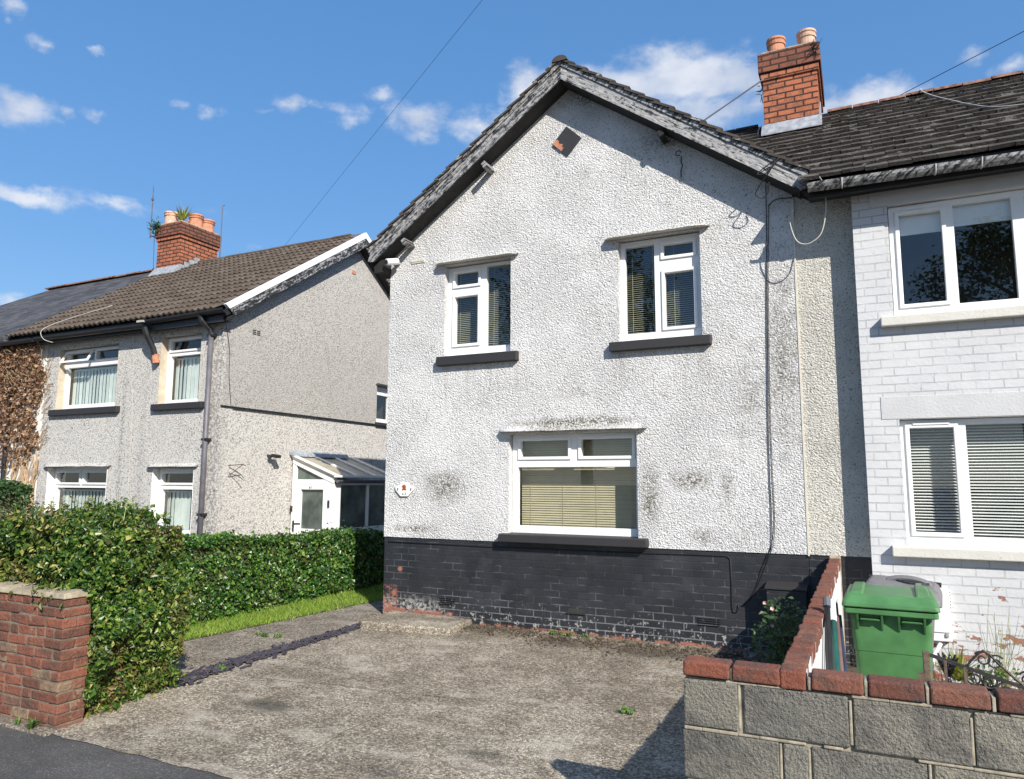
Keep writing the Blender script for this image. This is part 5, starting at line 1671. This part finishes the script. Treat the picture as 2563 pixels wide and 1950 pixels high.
for k in range(30):                          # sprays hanging over the coping
    x = rng.choice([-5.52, -5.47, -5.60, -5.66, -5.42, -5.9, -6.3]) + rng.gauss(0, .03)
    p = Vector((x, 3.66, .99))
    q = p + Vector((rng.gauss(0.02, .05), -rng.uniform(.10, .22), -rng.uniform(.02, .16)))
    tw.tube([p, q], [.004, .002], 4)
    for j in range(9):
        lv_p.append(p.lerp(q, j / 8) + Vector((rng.gauss(0, .016), rng.gauss(0, .012), rng.gauss(0, .012))))
        lv_n.append((0, -1, .6))
leaf_faces(tw, lv_p, lv_n, .042, .45)
tw.build('foliage', MT['leaf_shrub'], hd)

hx = lambda y: -7.10 + 0.17 * (y - 5.5)      # drive side face of the clipped hedge
hz = lambda y: 1.10 + 0.03 * math.sin(y * 2.3) - 0.045 * max(0, y - 7.0) + (0.05 if y < 6 else 0)


def hedge_surf():
    y = 4.45 + 6.0 * rng.random() ** 1.25
    if rng.random() < .68:
        z = G(y) + (hz(y) - G(y)) * rng.random()
        return (hx(y) + .05 * math.sin(z * 4), y, z), (1, -.25, .15)
    return (hx(y) - .75 * rng.random() + .03, y, hz(y)), (.3, 0, 1)


h2 = thing('clipped_hedge', 'neatly clipped dark green ivy hedge running back beside the grass verge', 'hedge', (-7.1, 7.2, G(7)))
core = MB()  # added dark filler behind the ivy leaves, closes the gaps
for ya, yc in ((4.5, 6.0), (6.0, 8.0), (8.0, 10.6)):
    core.hexa([(hx(ya) - .8, ya, 0), (hx(ya) - .10, ya, 0), (hx(yc) - .10, yc, 0), (hx(yc) - .8, yc, 0), (hx(ya) - .8, ya, hz(ya) - .1), (hx(ya) - .12, ya, hz(ya) - .1), (hx(yc) - .12, yc, hz(yc) - .1), (hx(yc) - .8, yc, hz(yc) - .1)])
core.build('dark_core', MT['stem'], h2)
shell_leaves(19000, hedge_surf, 0.048, 'leaf_ivy', 'leaves', h2, lump=.075, depth=.065, aspect=.85, spread=.7, flyers=.02)
shell_leaves(14000, hedge_surf, 0.032, 'leaf_ivy', 'small_leaves', h2, lump=.075, depth=.07, aspect=.8, spread=.8, flyers=.03)


def far_surf():
    a = rng.uniform(0, 6.283)
    z = rng.random()
    r = 1.0 - .25 * z ** 2
    if rng.random() < .3:
        rr = rng.random() ** .5
        return (-11.75 + .9 * .75 * rr * math.cos(a), 6.5 + .45 * rr * math.sin(a), 1.72), (0, -.2, 1)
    return (-11.75 + .9 * r * math.cos(a), 6.5 + .55 * r * math.sin(a), .1 + 1.6 * z), (math.cos(a), math.sin(a), .2)


h3 = thing('round_shrub', 'dense green shrub in front of the ivy covered house at the far left', 'shrub', (-11.75, 6.5, G(6.5)))
MB().lathe([(.3, .1), (.5, .5), (.52, 1.2), (.3, 1.6)], (-11.75, 6.5, 0), 10).build('dark_core', MT['stem'], h3)  # added solid dark middle, keeps the shrub from showing through
shell_leaves(9000, far_surf, 0.055, 'leaf_dark', 'leaves', h3, lump=.10, depth=.07)


# ------------------------------------------------------------------ low brick wall in front of the hedge
bw = thing('brick_wall', 'low weathered red brick wall with stone coping ending beside the drive', 'wall', (-6.2, 3.6, 0))
b = MB()
X1 = -5.285
course = 0.0745
z = -0.05
row = 0


def brick(b, x0, x1, y0, y1, z0, z1, j=.003):
    q = lambda: rng.uniform(-j, j)
    dy = q()
    b.hexa([(x0 + q(), y0 + dy + q(), z0 + q()), (x1 + q(), y0 + dy + q(), z0 + q()), (x1 + q(), y1 + q(), z0 + q()), (x0 + q(), y1 + q(), z0 + q()),
            (x0 + q(), y0 + dy + q(), z1 + q()), (x1 + q(), y0 + dy + q(), z1 + q()), (x1 + q(), y1 + q(), z1 + q()), (x0 + q(), y1 + q(), z1 + q())])


while z < 0.80:
    x = X1
    first = 0.215 if row % 2 == 0 else 0.105
    w_ = first
    while x > -8.6:
        d_ = 0.105 if x < X1 - .01 else (0.105 if row % 2 == 0 else 0.215)
        brick(b, x - w_ + .010, x, 3.50, 3.50 + d_, z + .009, z + course, .0045)
        x -= w_
        w_ = 0.1075 if rng.random() < .22 else 0.215
    y = 3.50 + (0.108 if row % 2 == 0 else 0.218)
    if row % 2 == 0:
        brick(b, X1 - .105, X1, y, 3.72, z + .009, z + course)
    z += course
    row += 1
x = X1
ztop = z
while x > -8.6:                               # soldier course
    w_ = 0.10 if x < X1 - .1 else 0.21
    brick(b, x - w_ + .009, x, 3.50, 3.61 if x < X1 - .1 else 3.72, ztop + .009, 0.912)
    x -= w_
b.build('bricks', MT['brick_wall'], bw, bevel=.009)
MB().box(-8.6, X1 - .008, 3.508, 3.712, -0.1, 0.905).build('mortar', MT['mortar_dark'], bw)
structure('wall_footing', MB().box(-9, -5.24, 3.40, 3.52, -.1, .018), MT['path_concrete'], bevel=.01)
cp = MB()
for xa, xb in ((-8.7, -7.4), (-7.39, -6.56), (-6.55, -5.93), (-5.925, -5.275)):
    cp.hexa([(xa, 3.485, .915), (xb, 3.485, .915), (xb, 3.74, .915), (xa, 3.74, .915), (xa + .004, 3.495, .955), (xb - .01, 3.495, .955), (xb - .01, 3.73, .975), (xa + .004, 3.73, .975)])
cp.build('coping', MT['sandstone'], bw, bevel=.008)

# ------------------------------------------------------------------ block wall with brick coping, front right
kw = thing('block_wall', 'grey concrete block wall with a red brick coping at the front right', 'wall', (0.5, 3.55, 0))
b = MB()
rows_ = [(0.677, 0.882, [(-.790, -.548), (-.525, -.096), (-.078, .338), (.356, .79), (.802, 1.235), (1.247, 1.68), (1.692, 2.2)]),
         (0.452, 0.660, [(-.796, -.380), (-.362, -.266), (-.248, .184), (.202, .635), (.647, 1.08), (1.092, 1.52), (1.532, 2.2)]),
         (0.228, 0.436, [(-.796, -.58), (-.566, -.14), (-.128, .30), (.314, .75), (.762, 1.2), (1.212, 1.65), (1.662, 2.2)]),
         (0.0, 0.212, [(-.796, -.37), (-.355, .08), (.094, .53), (.542, .98), (.992, 1.43), (1.442, 1.9), (1.91, 2.2)])]
for z0, z1, ss_ in rows_:
    for xa, xb in ss_:
        brick(b, xa, xb, 3.50, 3.60, z0, z1, .0035)
b.build('blocks', MT['concrete_block'], kw, bevel=.007, seg=2)
MB().box(-.782, 2.2, 3.514, 3.594, 0, .888).build('mortar', MT['mortar'], kw)
mo = MB()                                     # mortar squeezed out along the joints
for x, z0, z1 in ((-.540, .69, .88), (-.087, .69, .87), (.347, .68, .86), (-.372, .46, .655), (-.257, .46, .65), (.193, .46, .66)):
    mo.hexa([(x - .011, 3.4975, z0), (x + .002, 3.4975, z0), (x + .002, 3.51, z0), (x - .011, 3.51, z0), (x - .008, 3.4975, z1), (x + .003, 3.4975, z1), (x + .003, 3.51, z1), (x - .008, 3.51, z1)])
for x0_, x1_, zz in ((-.79, .9, .667), (-.6, .9, .888)):
    x = x0_
    while x < x1_:
        L = rng.uniform(.06, .2)
        if rng.random() < .7:
            mo.box(x, x + L, 3.4965 + rng.uniform(0, .002), 3.51, zz - .006 + rng.uniform(-.002, .002), zz + .006 + rng.uniform(-.001, .003))
        x += L
mo.build('mortar_smears', MT['mortar'], kw, bevel=.004)
cp = MB()
bx = [(-.790, -.579), (-.570, -.364), (-.240, -.034), (-.019, .190), (.206, .416), (.436, .645), (.66, .87), (.884, 1.09), (1.104, 1.31), (1.324, 1.53), (1.544, 1.75), (1.764, 1.97)]
for i, (xa, xb) in enumerate(bx):
    j = rng.uniform(-.003, .003)
    cp.hexa([(xa, 3.488 + j, .896), (xb, 3.488 + j, .896), (xb, 3.598 + j, .896), (xa, 3.598 + j, .896), (xa + .002, 3.49 + j, .966), (xb - .002, 3.49 + j, .964), (xb, 3.598 + j, .968), (xa, 3.598 + j, .968)])
cp.build('coping', MT['coping_brick'], kw, bevel=.011, seg=3)
mo = MB()
for xa in (-.577, -.238 - .014, -.032, .193, .419, .648):
    mo.box(xa, xa + .013, 3.496, 3.592, .893, .955 + rng.uniform(-.008, .004))
mo.build('coping_mortar', MT['mortar'], kw, bevel=.003)

# ------------------------------------------------------------------ dividing wall running back to the house
dw = thing('dividing_wall', 'brick topped dividing wall running back to the house, painted white inside', 'wall', (-0.3, 5.5, G(5.5)))
xl = lambda y: -0.362 + 0.066 * (y - 3.6) / 3.8
xr_ = lambda y: -0.258 + 0.050 * (y - 3.6) / 3.8
zt_ = lambda y: 0.968 + 0.128 * (y - 3.6) / 3.8
b = MB()
y = 3.49
n = 0
while y < 7.38:
    yc = y + 0.064 + rng.uniform(-.002, .002)
    j = rng.uniform(-.006, .006)
    zj = rng.uniform(-.004, .004)
    b.hexa([(xl(y) + j, y, zt_(y) - .075), (xr_(y) + j, y, zt_(y) - .075), (xr_(y) + j, yc, zt_(yc) - .075), (xl(y) + j, yc, zt_(yc) - .075),
            (xl(y) + j, y, zt_(y) + zj), (xr_(y) + j, y, zt_(y) + zj), (xr_(y) + j, yc, zt_(yc) + zj), (xl(y) + j, yc, zt_(yc) + zj)])
    y += 0.0755
    n += 1
b.build('coping', MT['coping_brick'], dw, bevel=.007, seg=2)
b = MB()
b.hexa([(xl(3.6) + .006, 3.602, -.1), (xr_(3.6) - .004, 3.602, -.1), (xr_(7.4) - .004, 7.38, -.1), (xl(7.4) + .006, 7.38, -.1),
        (xl(3.6) + .006, 3.602, zt_(3.6) - .02), (xr_(3.6) - .004, 3.602, zt_(3.6) - .02), (xr_(7.4) - .004, 7.38, zt_(7.4) - .02), (xl(7.4) + .006, 7.38, zt_(7.4) - .02)])
b.build('painted_brickwork', MT['divider_paint'], dw)
MB().box(-.30, -.205, 7.385, 7.465, .1, 1.115).build('end_pier', MT['sandstone'], dw, bevel=.008)


# ------------------------------------------------------------------ wheeled bins
def rrect(w, d, r, z, cx, cy, n=5):
    p = []
    for sx, sy, a0 in ((1, 1, 0), (-1, 1, 90), (-1, -1, 180), (1, -1, 270)):
        for k in range(n):
            a = math.radians(a0 + 90 * k / (n - 1))
            p.append((cx + sx * (w - r) + r * math.cos(a), cy + sy * (d - r) + r * math.sin(a), z))
    return p


def loft(b, rings, cap0=True, cap1=True):
    idx = [b.pts(r) for r in rings]
    n = len(rings[0])
    for a, c in zip(idx, idx[1:]):
        for k in range(n):
            b.f.append((a + k, a + (k + 1) % n, c + (k + 1) % n, c + k))
    if cap0:
        b.f.append(tuple(idx[0] + k for k in reversed(range(n))))
    if cap1:
        b.f.append(tuple(idx[-1] + k for k in range(n)))


def wheelie_bin(name, label, loc, rot, m, lid_m):
    t_ = thing(name, label, 'wheelie bin', (0, 0, 0), 'wheelie bins in the front garden')
    b = MB()                                  # front faces -Y; body tapers to the foot
    loft(b, [rrect(.180, .200, .05, 0.035, 0, .02), rrect(.185, .205, .05, .05, 0, .02), rrect(.206, .232, .04, .70, 0, .006), rrect(.2095, .2355, .04, .704, 0, .006),
             rrect(.218, .243, .03, .88, 0, 0), rrect(.220, .245, .03, .95, 0, 0)])
    b.build('body', MT[m], t_, smooth=False, bevel=0)
    b = MB()
    loft(b, [rrect(.232, .268, .02, .925, 0, -.012), rrect(.252, .29, .02, .932, 0, -.012), rrect(.252, .29, .02, .962, 0, -.012), rrect(.236, .27, .02, .968, 0, -.012)])
    b.build('rim', MT[m], t_, bevel=.004)
    for x in (-.178, -.045, .045, .178):
        b = MB()
        b.hexa([(x - .006, -.246, .835), (x + .006, -.246, .835), (x + .006, -.20, .835), (x - .006, -.20, .835), (x - .006, -.298, .928), (x + .006, -.298, .928), (x + .006, -.2, .928), (x - .006, -.2, .928)])
        b.build('rib', MT[m], t_, bevel=.002)
    for x in (-.112, .112):
        b = MB().hexa([(x - .055, -.285, .893), (x + .055, -.285, .893), (x + .055, -.235, .893), (x - .055, -.235, .893), (x - .05, -.289, .903), (x + .05, -.289, .903), (x + .055, -.235, .903), (x - .055, -.235, .903)])
        b.build('comb_bar', MT[m], t_, bevel=.003)
    b = MB()
    loft(b, [rrect(.258, .297, .022, .970, 0, -.014), rrect(.262, .301, .022, .976, 0, -.014), rrect(.258, .297, .026, .997, 0, -.014), rrect(.243, .272, .03, 1.026, 0, -.006), rrect(.235, .262, .035, 1.036, 0, -.002), rrect(.225, .25, .035, 1.039, 0, 0)])
    lid = b.build('lid', MT[lid_m], t_, bevel=.003)
    b = MB()
    b.hexa([(-.105, -.315, .984), (.105, -.315, .984), (.105, -.24, .99), (-.105, -.24, .99), (-.10, -.308, .998), (.10, -.308, .998), (.085, -.23, 1.045), (-.085, -.23, 1.045)])
    b.build('lid_grip', MT[lid_m], lid, bevel=.006)
    for q in (-1, 1):
        b = MB().hexa([(q * .14, -.235, 1.030), (q * .232, -.235, 1.026), (q * .222, .24, 1.034), (q * .14, .24, 1.036), (q * .145, -.205, 1.056), (q * .212, -.205, 1.050), (q * .205, .22, 1.058), (q * .145, .22, 1.062)])
        b.build('lid_ridge', MT[lid_m], lid, bevel=.008)
    MB().tube([(-.20, .31, 1.0), (.20, .31, 1.0)], .016, 8).build('handle', MT[m], t_)
    MB().tube([(-.19, .26, .97), (-.20, .31, 1.0)], .014, 6).tube([(.19, .26, .97), (.20, .31, 1.0)], .014, 6).build('handle_bracket', MT[m], t_)
    for s in (-1, 1):
        w_ = MB().tube([(s * .20, .22, .10), (s * .25, .22, .10)], .10, 20).build('wheel', MT['black_plastic'], t_, bevel=.006)
        MB().tube([(s * .248, .22, .10), (s * .256, .22, .10)], .055, 14).build('hub', MT[m], w_)
    t_.location = loc
    t_.rotation_euler = (0, 0, rot)
    return t_


wheelie_bin('green_bin', 'green wheelie bin with closed lid standing behind the block wall', (0.125, 5.27, G(5.3) - .01), math.radians(-2), 'bin_green', 'bin_green')
# the wider grey bin just behind it: same size class, only its humped lid shows
t_ = thing('grey_bin', 'wide grey wheelie bin with a humped lid behind the green one', 'wheelie bin', (0, 0, 0), 'wheelie bins in the front garden')
b = MB()
loft(b, [rrect(.17, .22, .05, .035, 0, 0), rrect(.205, .27, .04, .93, 0, 0), rrect(.215, .28, .04, .94, 0, 0)])
b.build('body', MT['bin_grey'], t_)
b = MB()
loft(b, [rrect(.242, .30, .04, .925, 0, -.005), rrect(.247, .305, .04, .935, 0, -.005), rrect(.243, .30, .04, .965, 0, -.005), rrect(.226, .27, .05, 1.012, 0, 0), rrect(.20, .235, .06, 1.036, 0, .01), rrect(.12, .15, .06, 1.045, 0, .02)])
lid = b.build('lid', MT['bin_grey'], t_, bevel=.004)
b = MB()
path = [(.04 + .13 * math.cos(a), -.06, 1.03 + .04 * math.sin(a)) for a in [math.pi * k / 10 for k in range(11)]]
b.tube(path, .020, 8)
b.build('lid_handle', MT['bin_grey'], lid)
b = MB()
b.lathe([(0.0, 1.046), (.085, 1.048), (.09, 1.056), (.10, 1.056), (.105, 1.04)], (.07, -.06, 0), 18)
b.build('recess', MT['black_plastic'], lid)
MB().tube([(-.24, .36, 1.0), (.24, .36, 1.0)], .018, 8).build('handle', MT['black_plastic'], t_)
for s in (-1, 1):
    MB().tube([(s * .22, .26, .10), (s * .27, .26, .10)], .10, 18).build('wheel', MT['black_plastic'], t_)
t_.location = (0.165, 5.98, G(6.0) - .055)
t_.rotation_euler = (0, math.radians(3.5), math.radians(-5))

# sticks and pipes leaning against the dividing wall
for nm, lab, p, q, r, m in (('leaning_pipe', 'black pipe leaning on the painted dividing wall, nearest of the bundle', (-.185, 3.75, .12), (-.225, 4.9, 1.08), .018, 'black_plastic'),
                            ('leaning_pole', 'dark teal pole with a pale tip leaning on the painted dividing wall', (-.135, 3.95, .10), (-.20, 5.0, 1.05), .017, 'teal'),
                            ('leaning_stick', 'brown wooden stick leaning beside the teal pole', (-.105, 4.05, .08), (-.185, 5.1, 1.03), .013, 'brown_stick'),
                            ('leaning_rod', 'thin dark blue rod leaning between the stick and the green bin', (-.08, 4.15, .08), (-.165, 5.15, .95), .010, 'blue_stick')):
    a = thing(nm, lab, 'pole', p, 'poles leaning on the dividing wall')
    MB().tube([p, q], r, 8).build('shaft', MT[m], a, smooth=True)
    if m == 'teal':
        v = Vector(q) - Vector(p)
        MB().tube([Vector(p) + v * .90, Vector(p) + v * 1.01], r * 1.15, 8).build('pale_tip', MT['blind_pale'], a)
    elif m == 'black_plastic':
        v = Vector(q) - Vector(p)
        MB().tube([Vector(p) + v * .96, Vector(p) + v * 1.005], r * 1.2, 8).build('collar', MT['grey_pipe'], a)


# bags of rubbish
def bag(label, c, rx, ry, h, seed):
    b = MB()
    r2 = random.Random(seed)
    rings = []
    n, mrows = 26, 12
    for i in range(mrows + 1):
        f = i / mrows
        ring = []
        for k in range(n):
            a = 6.2832 * k / n
            rad = math.sin(math.pi * min(1, f * .86 + .14)) ** .6 * (1 if f < .9 else .5)
            w_ = 1 + .16 * mn.noise(Vector((math.cos(a) * 2 + seed, math.sin(a) * 2, f * 3))) + .07 * mn.noise(Vector((math.cos(a) * 6, math.sin(a) * 6 + seed, f * 8)))
            ring.append((c[0] + rx * rad * w_ * math.cos(a), c[1] + ry * rad * w_ * math.sin(a), c[2] + h * f))
        rings.append(ring)
    loft(b, rings)
    t_ = thing('refuse_bag', label, 'rubbish bag', c, 'black rubbish bags behind the gate')
    b.build('sack', MT['refuse_bag'], t_, smooth=True)
    tp = MB()
    for k in range(10):
        a = 6.28 * k / 10
        tp.tube([(c[0], c[1], c[2] + h * .96), (c[0] + .05 * math.cos(a), c[1] + .05 * math.sin(a), c[2] + h * 1.08 + r2.uniform(0, .03))], [.014, .004], 4)
    tp.build('tied_neck', MT['refuse_bag'], t_)


bag('taller black rubbish bag slumped beside the green bin', (0.36, 4.55, .05), .085, .13, .76, 3)
bag('lower black rubbish bag under the scrolls of the iron gate', (0.50, 4.45, .05), .12, .15, .66, 11)

# wrought iron gate leaf with scrolls
gt_ = thing('iron_gate', 'low black wrought iron gate with scrolls behind the block wall', 'gate', (0.23, 3.9, 0))
zk = lambda x: 1.012 - 0.29 * (x - .228)
YG = 3.9
MB().box(.212, .240, YG - .014, YG + .014, 0, 1.022).build('post', MT['iron_rust'], gt_, bevel=.003)
b = MB()
b.bar((.24, YG, zk(.24)), (.95, YG, zk(.95)), .010, .016)
b.build('top_rail', MT['iron'], gt_)
b = MB()
for x in (.30, .375):
    b.bar((x, YG, zk(x)), (x, YG, .1), .012, .012, (1, 0, 0))
b.build('baluster', MT['iron_rust'], gt_)
b = MB()


def scroll(cx, cz, r, a0, turns, sgn=1):
    P = []
    for k in range(28):
        f = k / 27
        a = a0 + sgn * f * turns * 6.2832
        rr = r * (1 - .78 * f)
        P.append((cx + rr * math.cos(a), YG, cz + rr * math.sin(a)))
    return P


for cx, cz, r, a0, tn, sg in ((.445, 1.012, .034, 2.6, 1.4, -1), (.492, 1.0, .034, .6, 1.4, 1), (.408, .925, .036, 1.5, 1.45, 1), (.462, .915, .036, 1.6, 1.45, -1), (.522, .885, .036, 1.5, 1.45, 1), (.578, .87, .036, 1.6, 1.45, -1), (.60, .945, .03, 2.6, 1.4, -1)):
    b.tube(scroll(cx, cz, r, a0, tn, sg), .0042, 5)
b.build('scroll', MT['iron'], gt_)
b = MB()
b.tube([(.378, YG, zk(.378)), (.40, YG, 1.0), (.43, YG, 1.035), (.449, YG, 1.048), (.47, YG, 1.035), (.50, YG, 1.0), (.56, YG, .94), (.60, YG, .905)], .0055, 5)
b.build('arch', MT['iron'], gt_)
MB().box(.190, .214, YG - .02, YG - .008, .885, .93).build('latch', MT['iron_rust'], gt_)


# ------------------------------------------------------------------ plants
def plant(name, label, c, n, sx, sy, sz, size, m, aspect=.5, stems=14, cat='plant', flowers=0, origin=None):
    t_ = thing(name, label, cat, (c[0], c[1], G(c[1])))
    b = MB()
    for k in range(stems):
        q = Vector((c[0] + rng.gauss(0, sx * .7), c[1] + rng.gauss(0, sy * .7), c[2] + sz * rng.uniform(.2, 1.0)))
        b.tube([(c[0] + rng.gauss(0, .03), c[1] + rng.gauss(0, .03), G(c[1]) - .02), Vector(c).lerp(q, .5), q], [.007, .005, .002], 4)
    b.build('stems', MT['stem'], t_)
    b = MB()
    pts = []
    for _ in range(n):
        a = Vector((rng.gauss(0, .5), rng.gauss(0, .5), rng.gauss(0, .5)))
        if a.length > 1.1:
            a *= 1.1 / a.length
        pts.append((c[0] + a.x * sx * 1.4, c[1] + a.y * sy * 1.4, c[2] + a.z * sz * 1.2))
    leaf_faces(b, pts, [(0, -.4, 1)] * n, size, aspect, .3, .6)
    b.build('leaves', MT[m], t_)
    if flowers:
        for _ in range(flowers):
            b = MB()
            p = Vector((c[0] + rng.uniform(-1.1, -.1) * sx * 1.1, c[1] - sy * rng.uniform(.0, .6), c[2] + rng.uniform(.5, 1.2) * sz))
            for k in range(5):
                a = 1.2566 * k
                v = Vector((math.cos(a), -.5, math.sin(a))) * .010
                s_ = Vector((-math.sin(a), 0, math.cos(a))) * .010
                b.quad(p, p + v + s_, p + v * 1.7, p + v - s_)
            b.build('flower', MT['rose'], t_)
    return t_


plant('rose_bush', 'straggly rose bush with pale pink blooms in the shade of the dividing wall', (-.60, 6.35, .52), 1100, .17, .30, .26, .042, 'leaf_dark', .6, 26, 'rose bush', 5)
b = MB()
blades(b, (.62, 6.95, .22), 70, .26, .012, 1.3, .35)
tag(b.build('leafy_clump', MT['blade'], origin=(.62, 6.95, .2)), 'yellow green clump of strappy leaves under the meter cabinet', 'plant')
plant('garden_weeds', 'low leafy weeds beside the strappy clump by the white brick wall', (.82, 6.9, .30), 170, .20, .13, .08, .045, 'leaf_ivy', .5, 8)
b = MB()
for k in range(26):
    x, y = .90 + rng.gauss(0, .07), 7.0 + rng.gauss(0, .05)
    q = (x + rng.gauss(.06, .09), y + rng.gauss(0, .05), .20 + rng.uniform(.35, .68))
    b.tube([(x, y, .15), ((x + q[0]) / 2 + .01, y, .42), q], [.0025, .002, .0012], 3)
tag(b.build('dry_grass_stalks', MT['blade'], origin=(.9, 7.0, .15)), 'thin dry grass stalks against the peeling white brick', 'grass stalks')
for x, y, n_, s_, lab in ((-5.95, 3.43, 12, .07, 'small weed tuft at the pavement foot of the brick wall, furthest left'), (-5.62, 3.45, 9, .05, 'tiny weed at the foot of the brick wall'), (-5.44, 3.43, 16, .06, 'brownish weed clump at the foot of the brick pier')):
    b = MB()
    blades(b, (x, y, 0.0), n_ * 2, s_ * 1.6, .006, 1.2, .6)
    tag(b.build('weed_tuft', MT['weed'] if x < -5.5 else MT['leaf_shrub'], origin=(x, y, 0)), lab, 'weed', 'weeds along the pavement edge')
for x, y, lab in ((-5.33, 5.05, 'green weed sprouting from the slate chippings'), (-5.75, 6.12, 'moss and weeds in the joint of the side path'), (-2.85, 7.38, 'line of small weeds at the foot of the black plinth'), (-1.65, 5.42, 'small flat weed in a crack in the middle of the drive')):
    b = MB()
    w_ = .22 if x in (-2.85, -5.75) else .05
    for k in range(16 if w_ > .1 else 6):
        blades(b, (x + rng.uniform(-w_, w_), y + rng.gauss(0, .015), G(y) + .005), 8, .05, .006, 1.4, .4)
    tag(b.build('drive_weed', MT['weed'], origin=(x, y, G(y))), lab, 'weed', 'weeds in the paving')

# soil and crumbs washed up along the plinth
b = MB()
for _ in range(1500):
    x = rng.uniform(-4.2, -.45)
    y = 7.45 - abs(rng.gauss(0, .16)) - (.25 * rng.random() if x > -3.2 else 0)
    s = rng.uniform(.004, .014)
    v = Vector((rng.gauss(0, 1), rng.gauss(0, 1), rng.gauss(0, 1))).normalized() * s
    u = v.orthogonal().normalized() * s * .7
    b.obox((x, y, G(y) + .008), v, u, v.cross(u).normalized() * s * .5)
tag(b.build('crumbs', MT['soil'], None), 'dark crumbs of soil and moss scattered along the foot of the plinth', 'debris', kind='stuff')
# fine crack across the drive
b = MB()
P = [(-4.95, 4.975), (-4.75, 5.02), (-4.5, 5.03), (-4.13, 5.11), (-3.8, 5.12), (-3.47, 5.155), (-3.2, 5.19), (-2.9, 5.2)]
for (xa, ya), (xb, yb_) in zip(P, P[1:]):
    b.quad((xa, ya, G(ya) + .0062), (xb, yb_, G(yb_) + .0062), (xb, yb_ + .007, G(yb_) + .0062), (xa, ya + .006, G(ya) + .0062))
P = [(-3.4, 3.5), (-3.32, 3.9), (-3.36, 4.3), (-3.3, 4.75), (-3.33, 5.16)]
for (xa, ya), (xb, yb_) in zip(P, P[1:]):
    b.quad((xa, ya, G(ya) + .0104 if ya < 3.7 else G(ya) + .0062), (xa + .004, ya, G(ya) + .0104 if ya < 3.7 else G(ya) + .0062), (xb + .004, yb_, G(yb_) + .0062), (xb, yb_, G(yb_) + .0062))
structure('driveway_crack', b, MT['soil'])

# the tree across the road that the upper window of the brick house mirrors
tr = thing('street_tree', 'leafy street tree across the road, mirrored in the upstairs brick house window', 'tree', (4.1, -8.5, -.12))
b = MB()
b.tube([(4.1, -8.5, -.15), (4.12, -8.5, 2.5), (4.05, -8.45, 5.0), (4.1, -8.5, 8.0)], [.2, .16, .12, .05], 9)
for k in range(15):
    a = k * 2.4
    z_ = 3.6 + k * .27
    b.tube([(4.1, -8.5, z_), (4.1 + .7 * math.cos(a), -8.5 + .7 * math.sin(a), z_ + .6), (4.1 + 1.7 * math.cos(a), -8.5 + 1.5 * math.sin(a), z_ + 1.0)], [.06, .04, .012], 6)
b.build('trunk', MT['stem'], tr)
b = MB()
pts = []
for k in range(170):
    a = rng.uniform(0, 6.28)
    rr = rng.random() ** .5
    z_ = rng.uniform(4.2, 8.9)
    e = math.sin(math.pi * min(1, (z_ - 3.6) / 5.7)) ** .7
    cc_ = Vector((4.1 + 2.5 * e * rr * math.cos(a), -8.5 + 2.1 * e * rr * math.sin(a), z_))
    for _ in range(75):
        pts.append(cc_ + Vector((rng.gauss(0, .24), rng.gauss(0, .24), rng.gauss(0, .2))))
leaf_faces(b, pts, [(0, 0, 1)] * len(pts), .13, .6, .2, .8)
b.build('crown', MT['leaf_tree'], tr)
t2 = tr.copy()  # added copy, put in to darken the pane that reflects it
COL.objects.link(t2)
t2.location = (-13.2, -9.6, -.12)
WL[t2.name] = tuple(t2.location)
t2['label'] = 'added street tree across the road, put there to darken the smaller upstairs window of the rendered house'
for o in list(tr.children):
    c_ = o.copy()
    COL.objects.link(c_)
    c_.parent = t2
t2.rotation_euler = (0, 0, 1.9)
for o in (tr, t2):
    o['group'] = 'trees across the road'
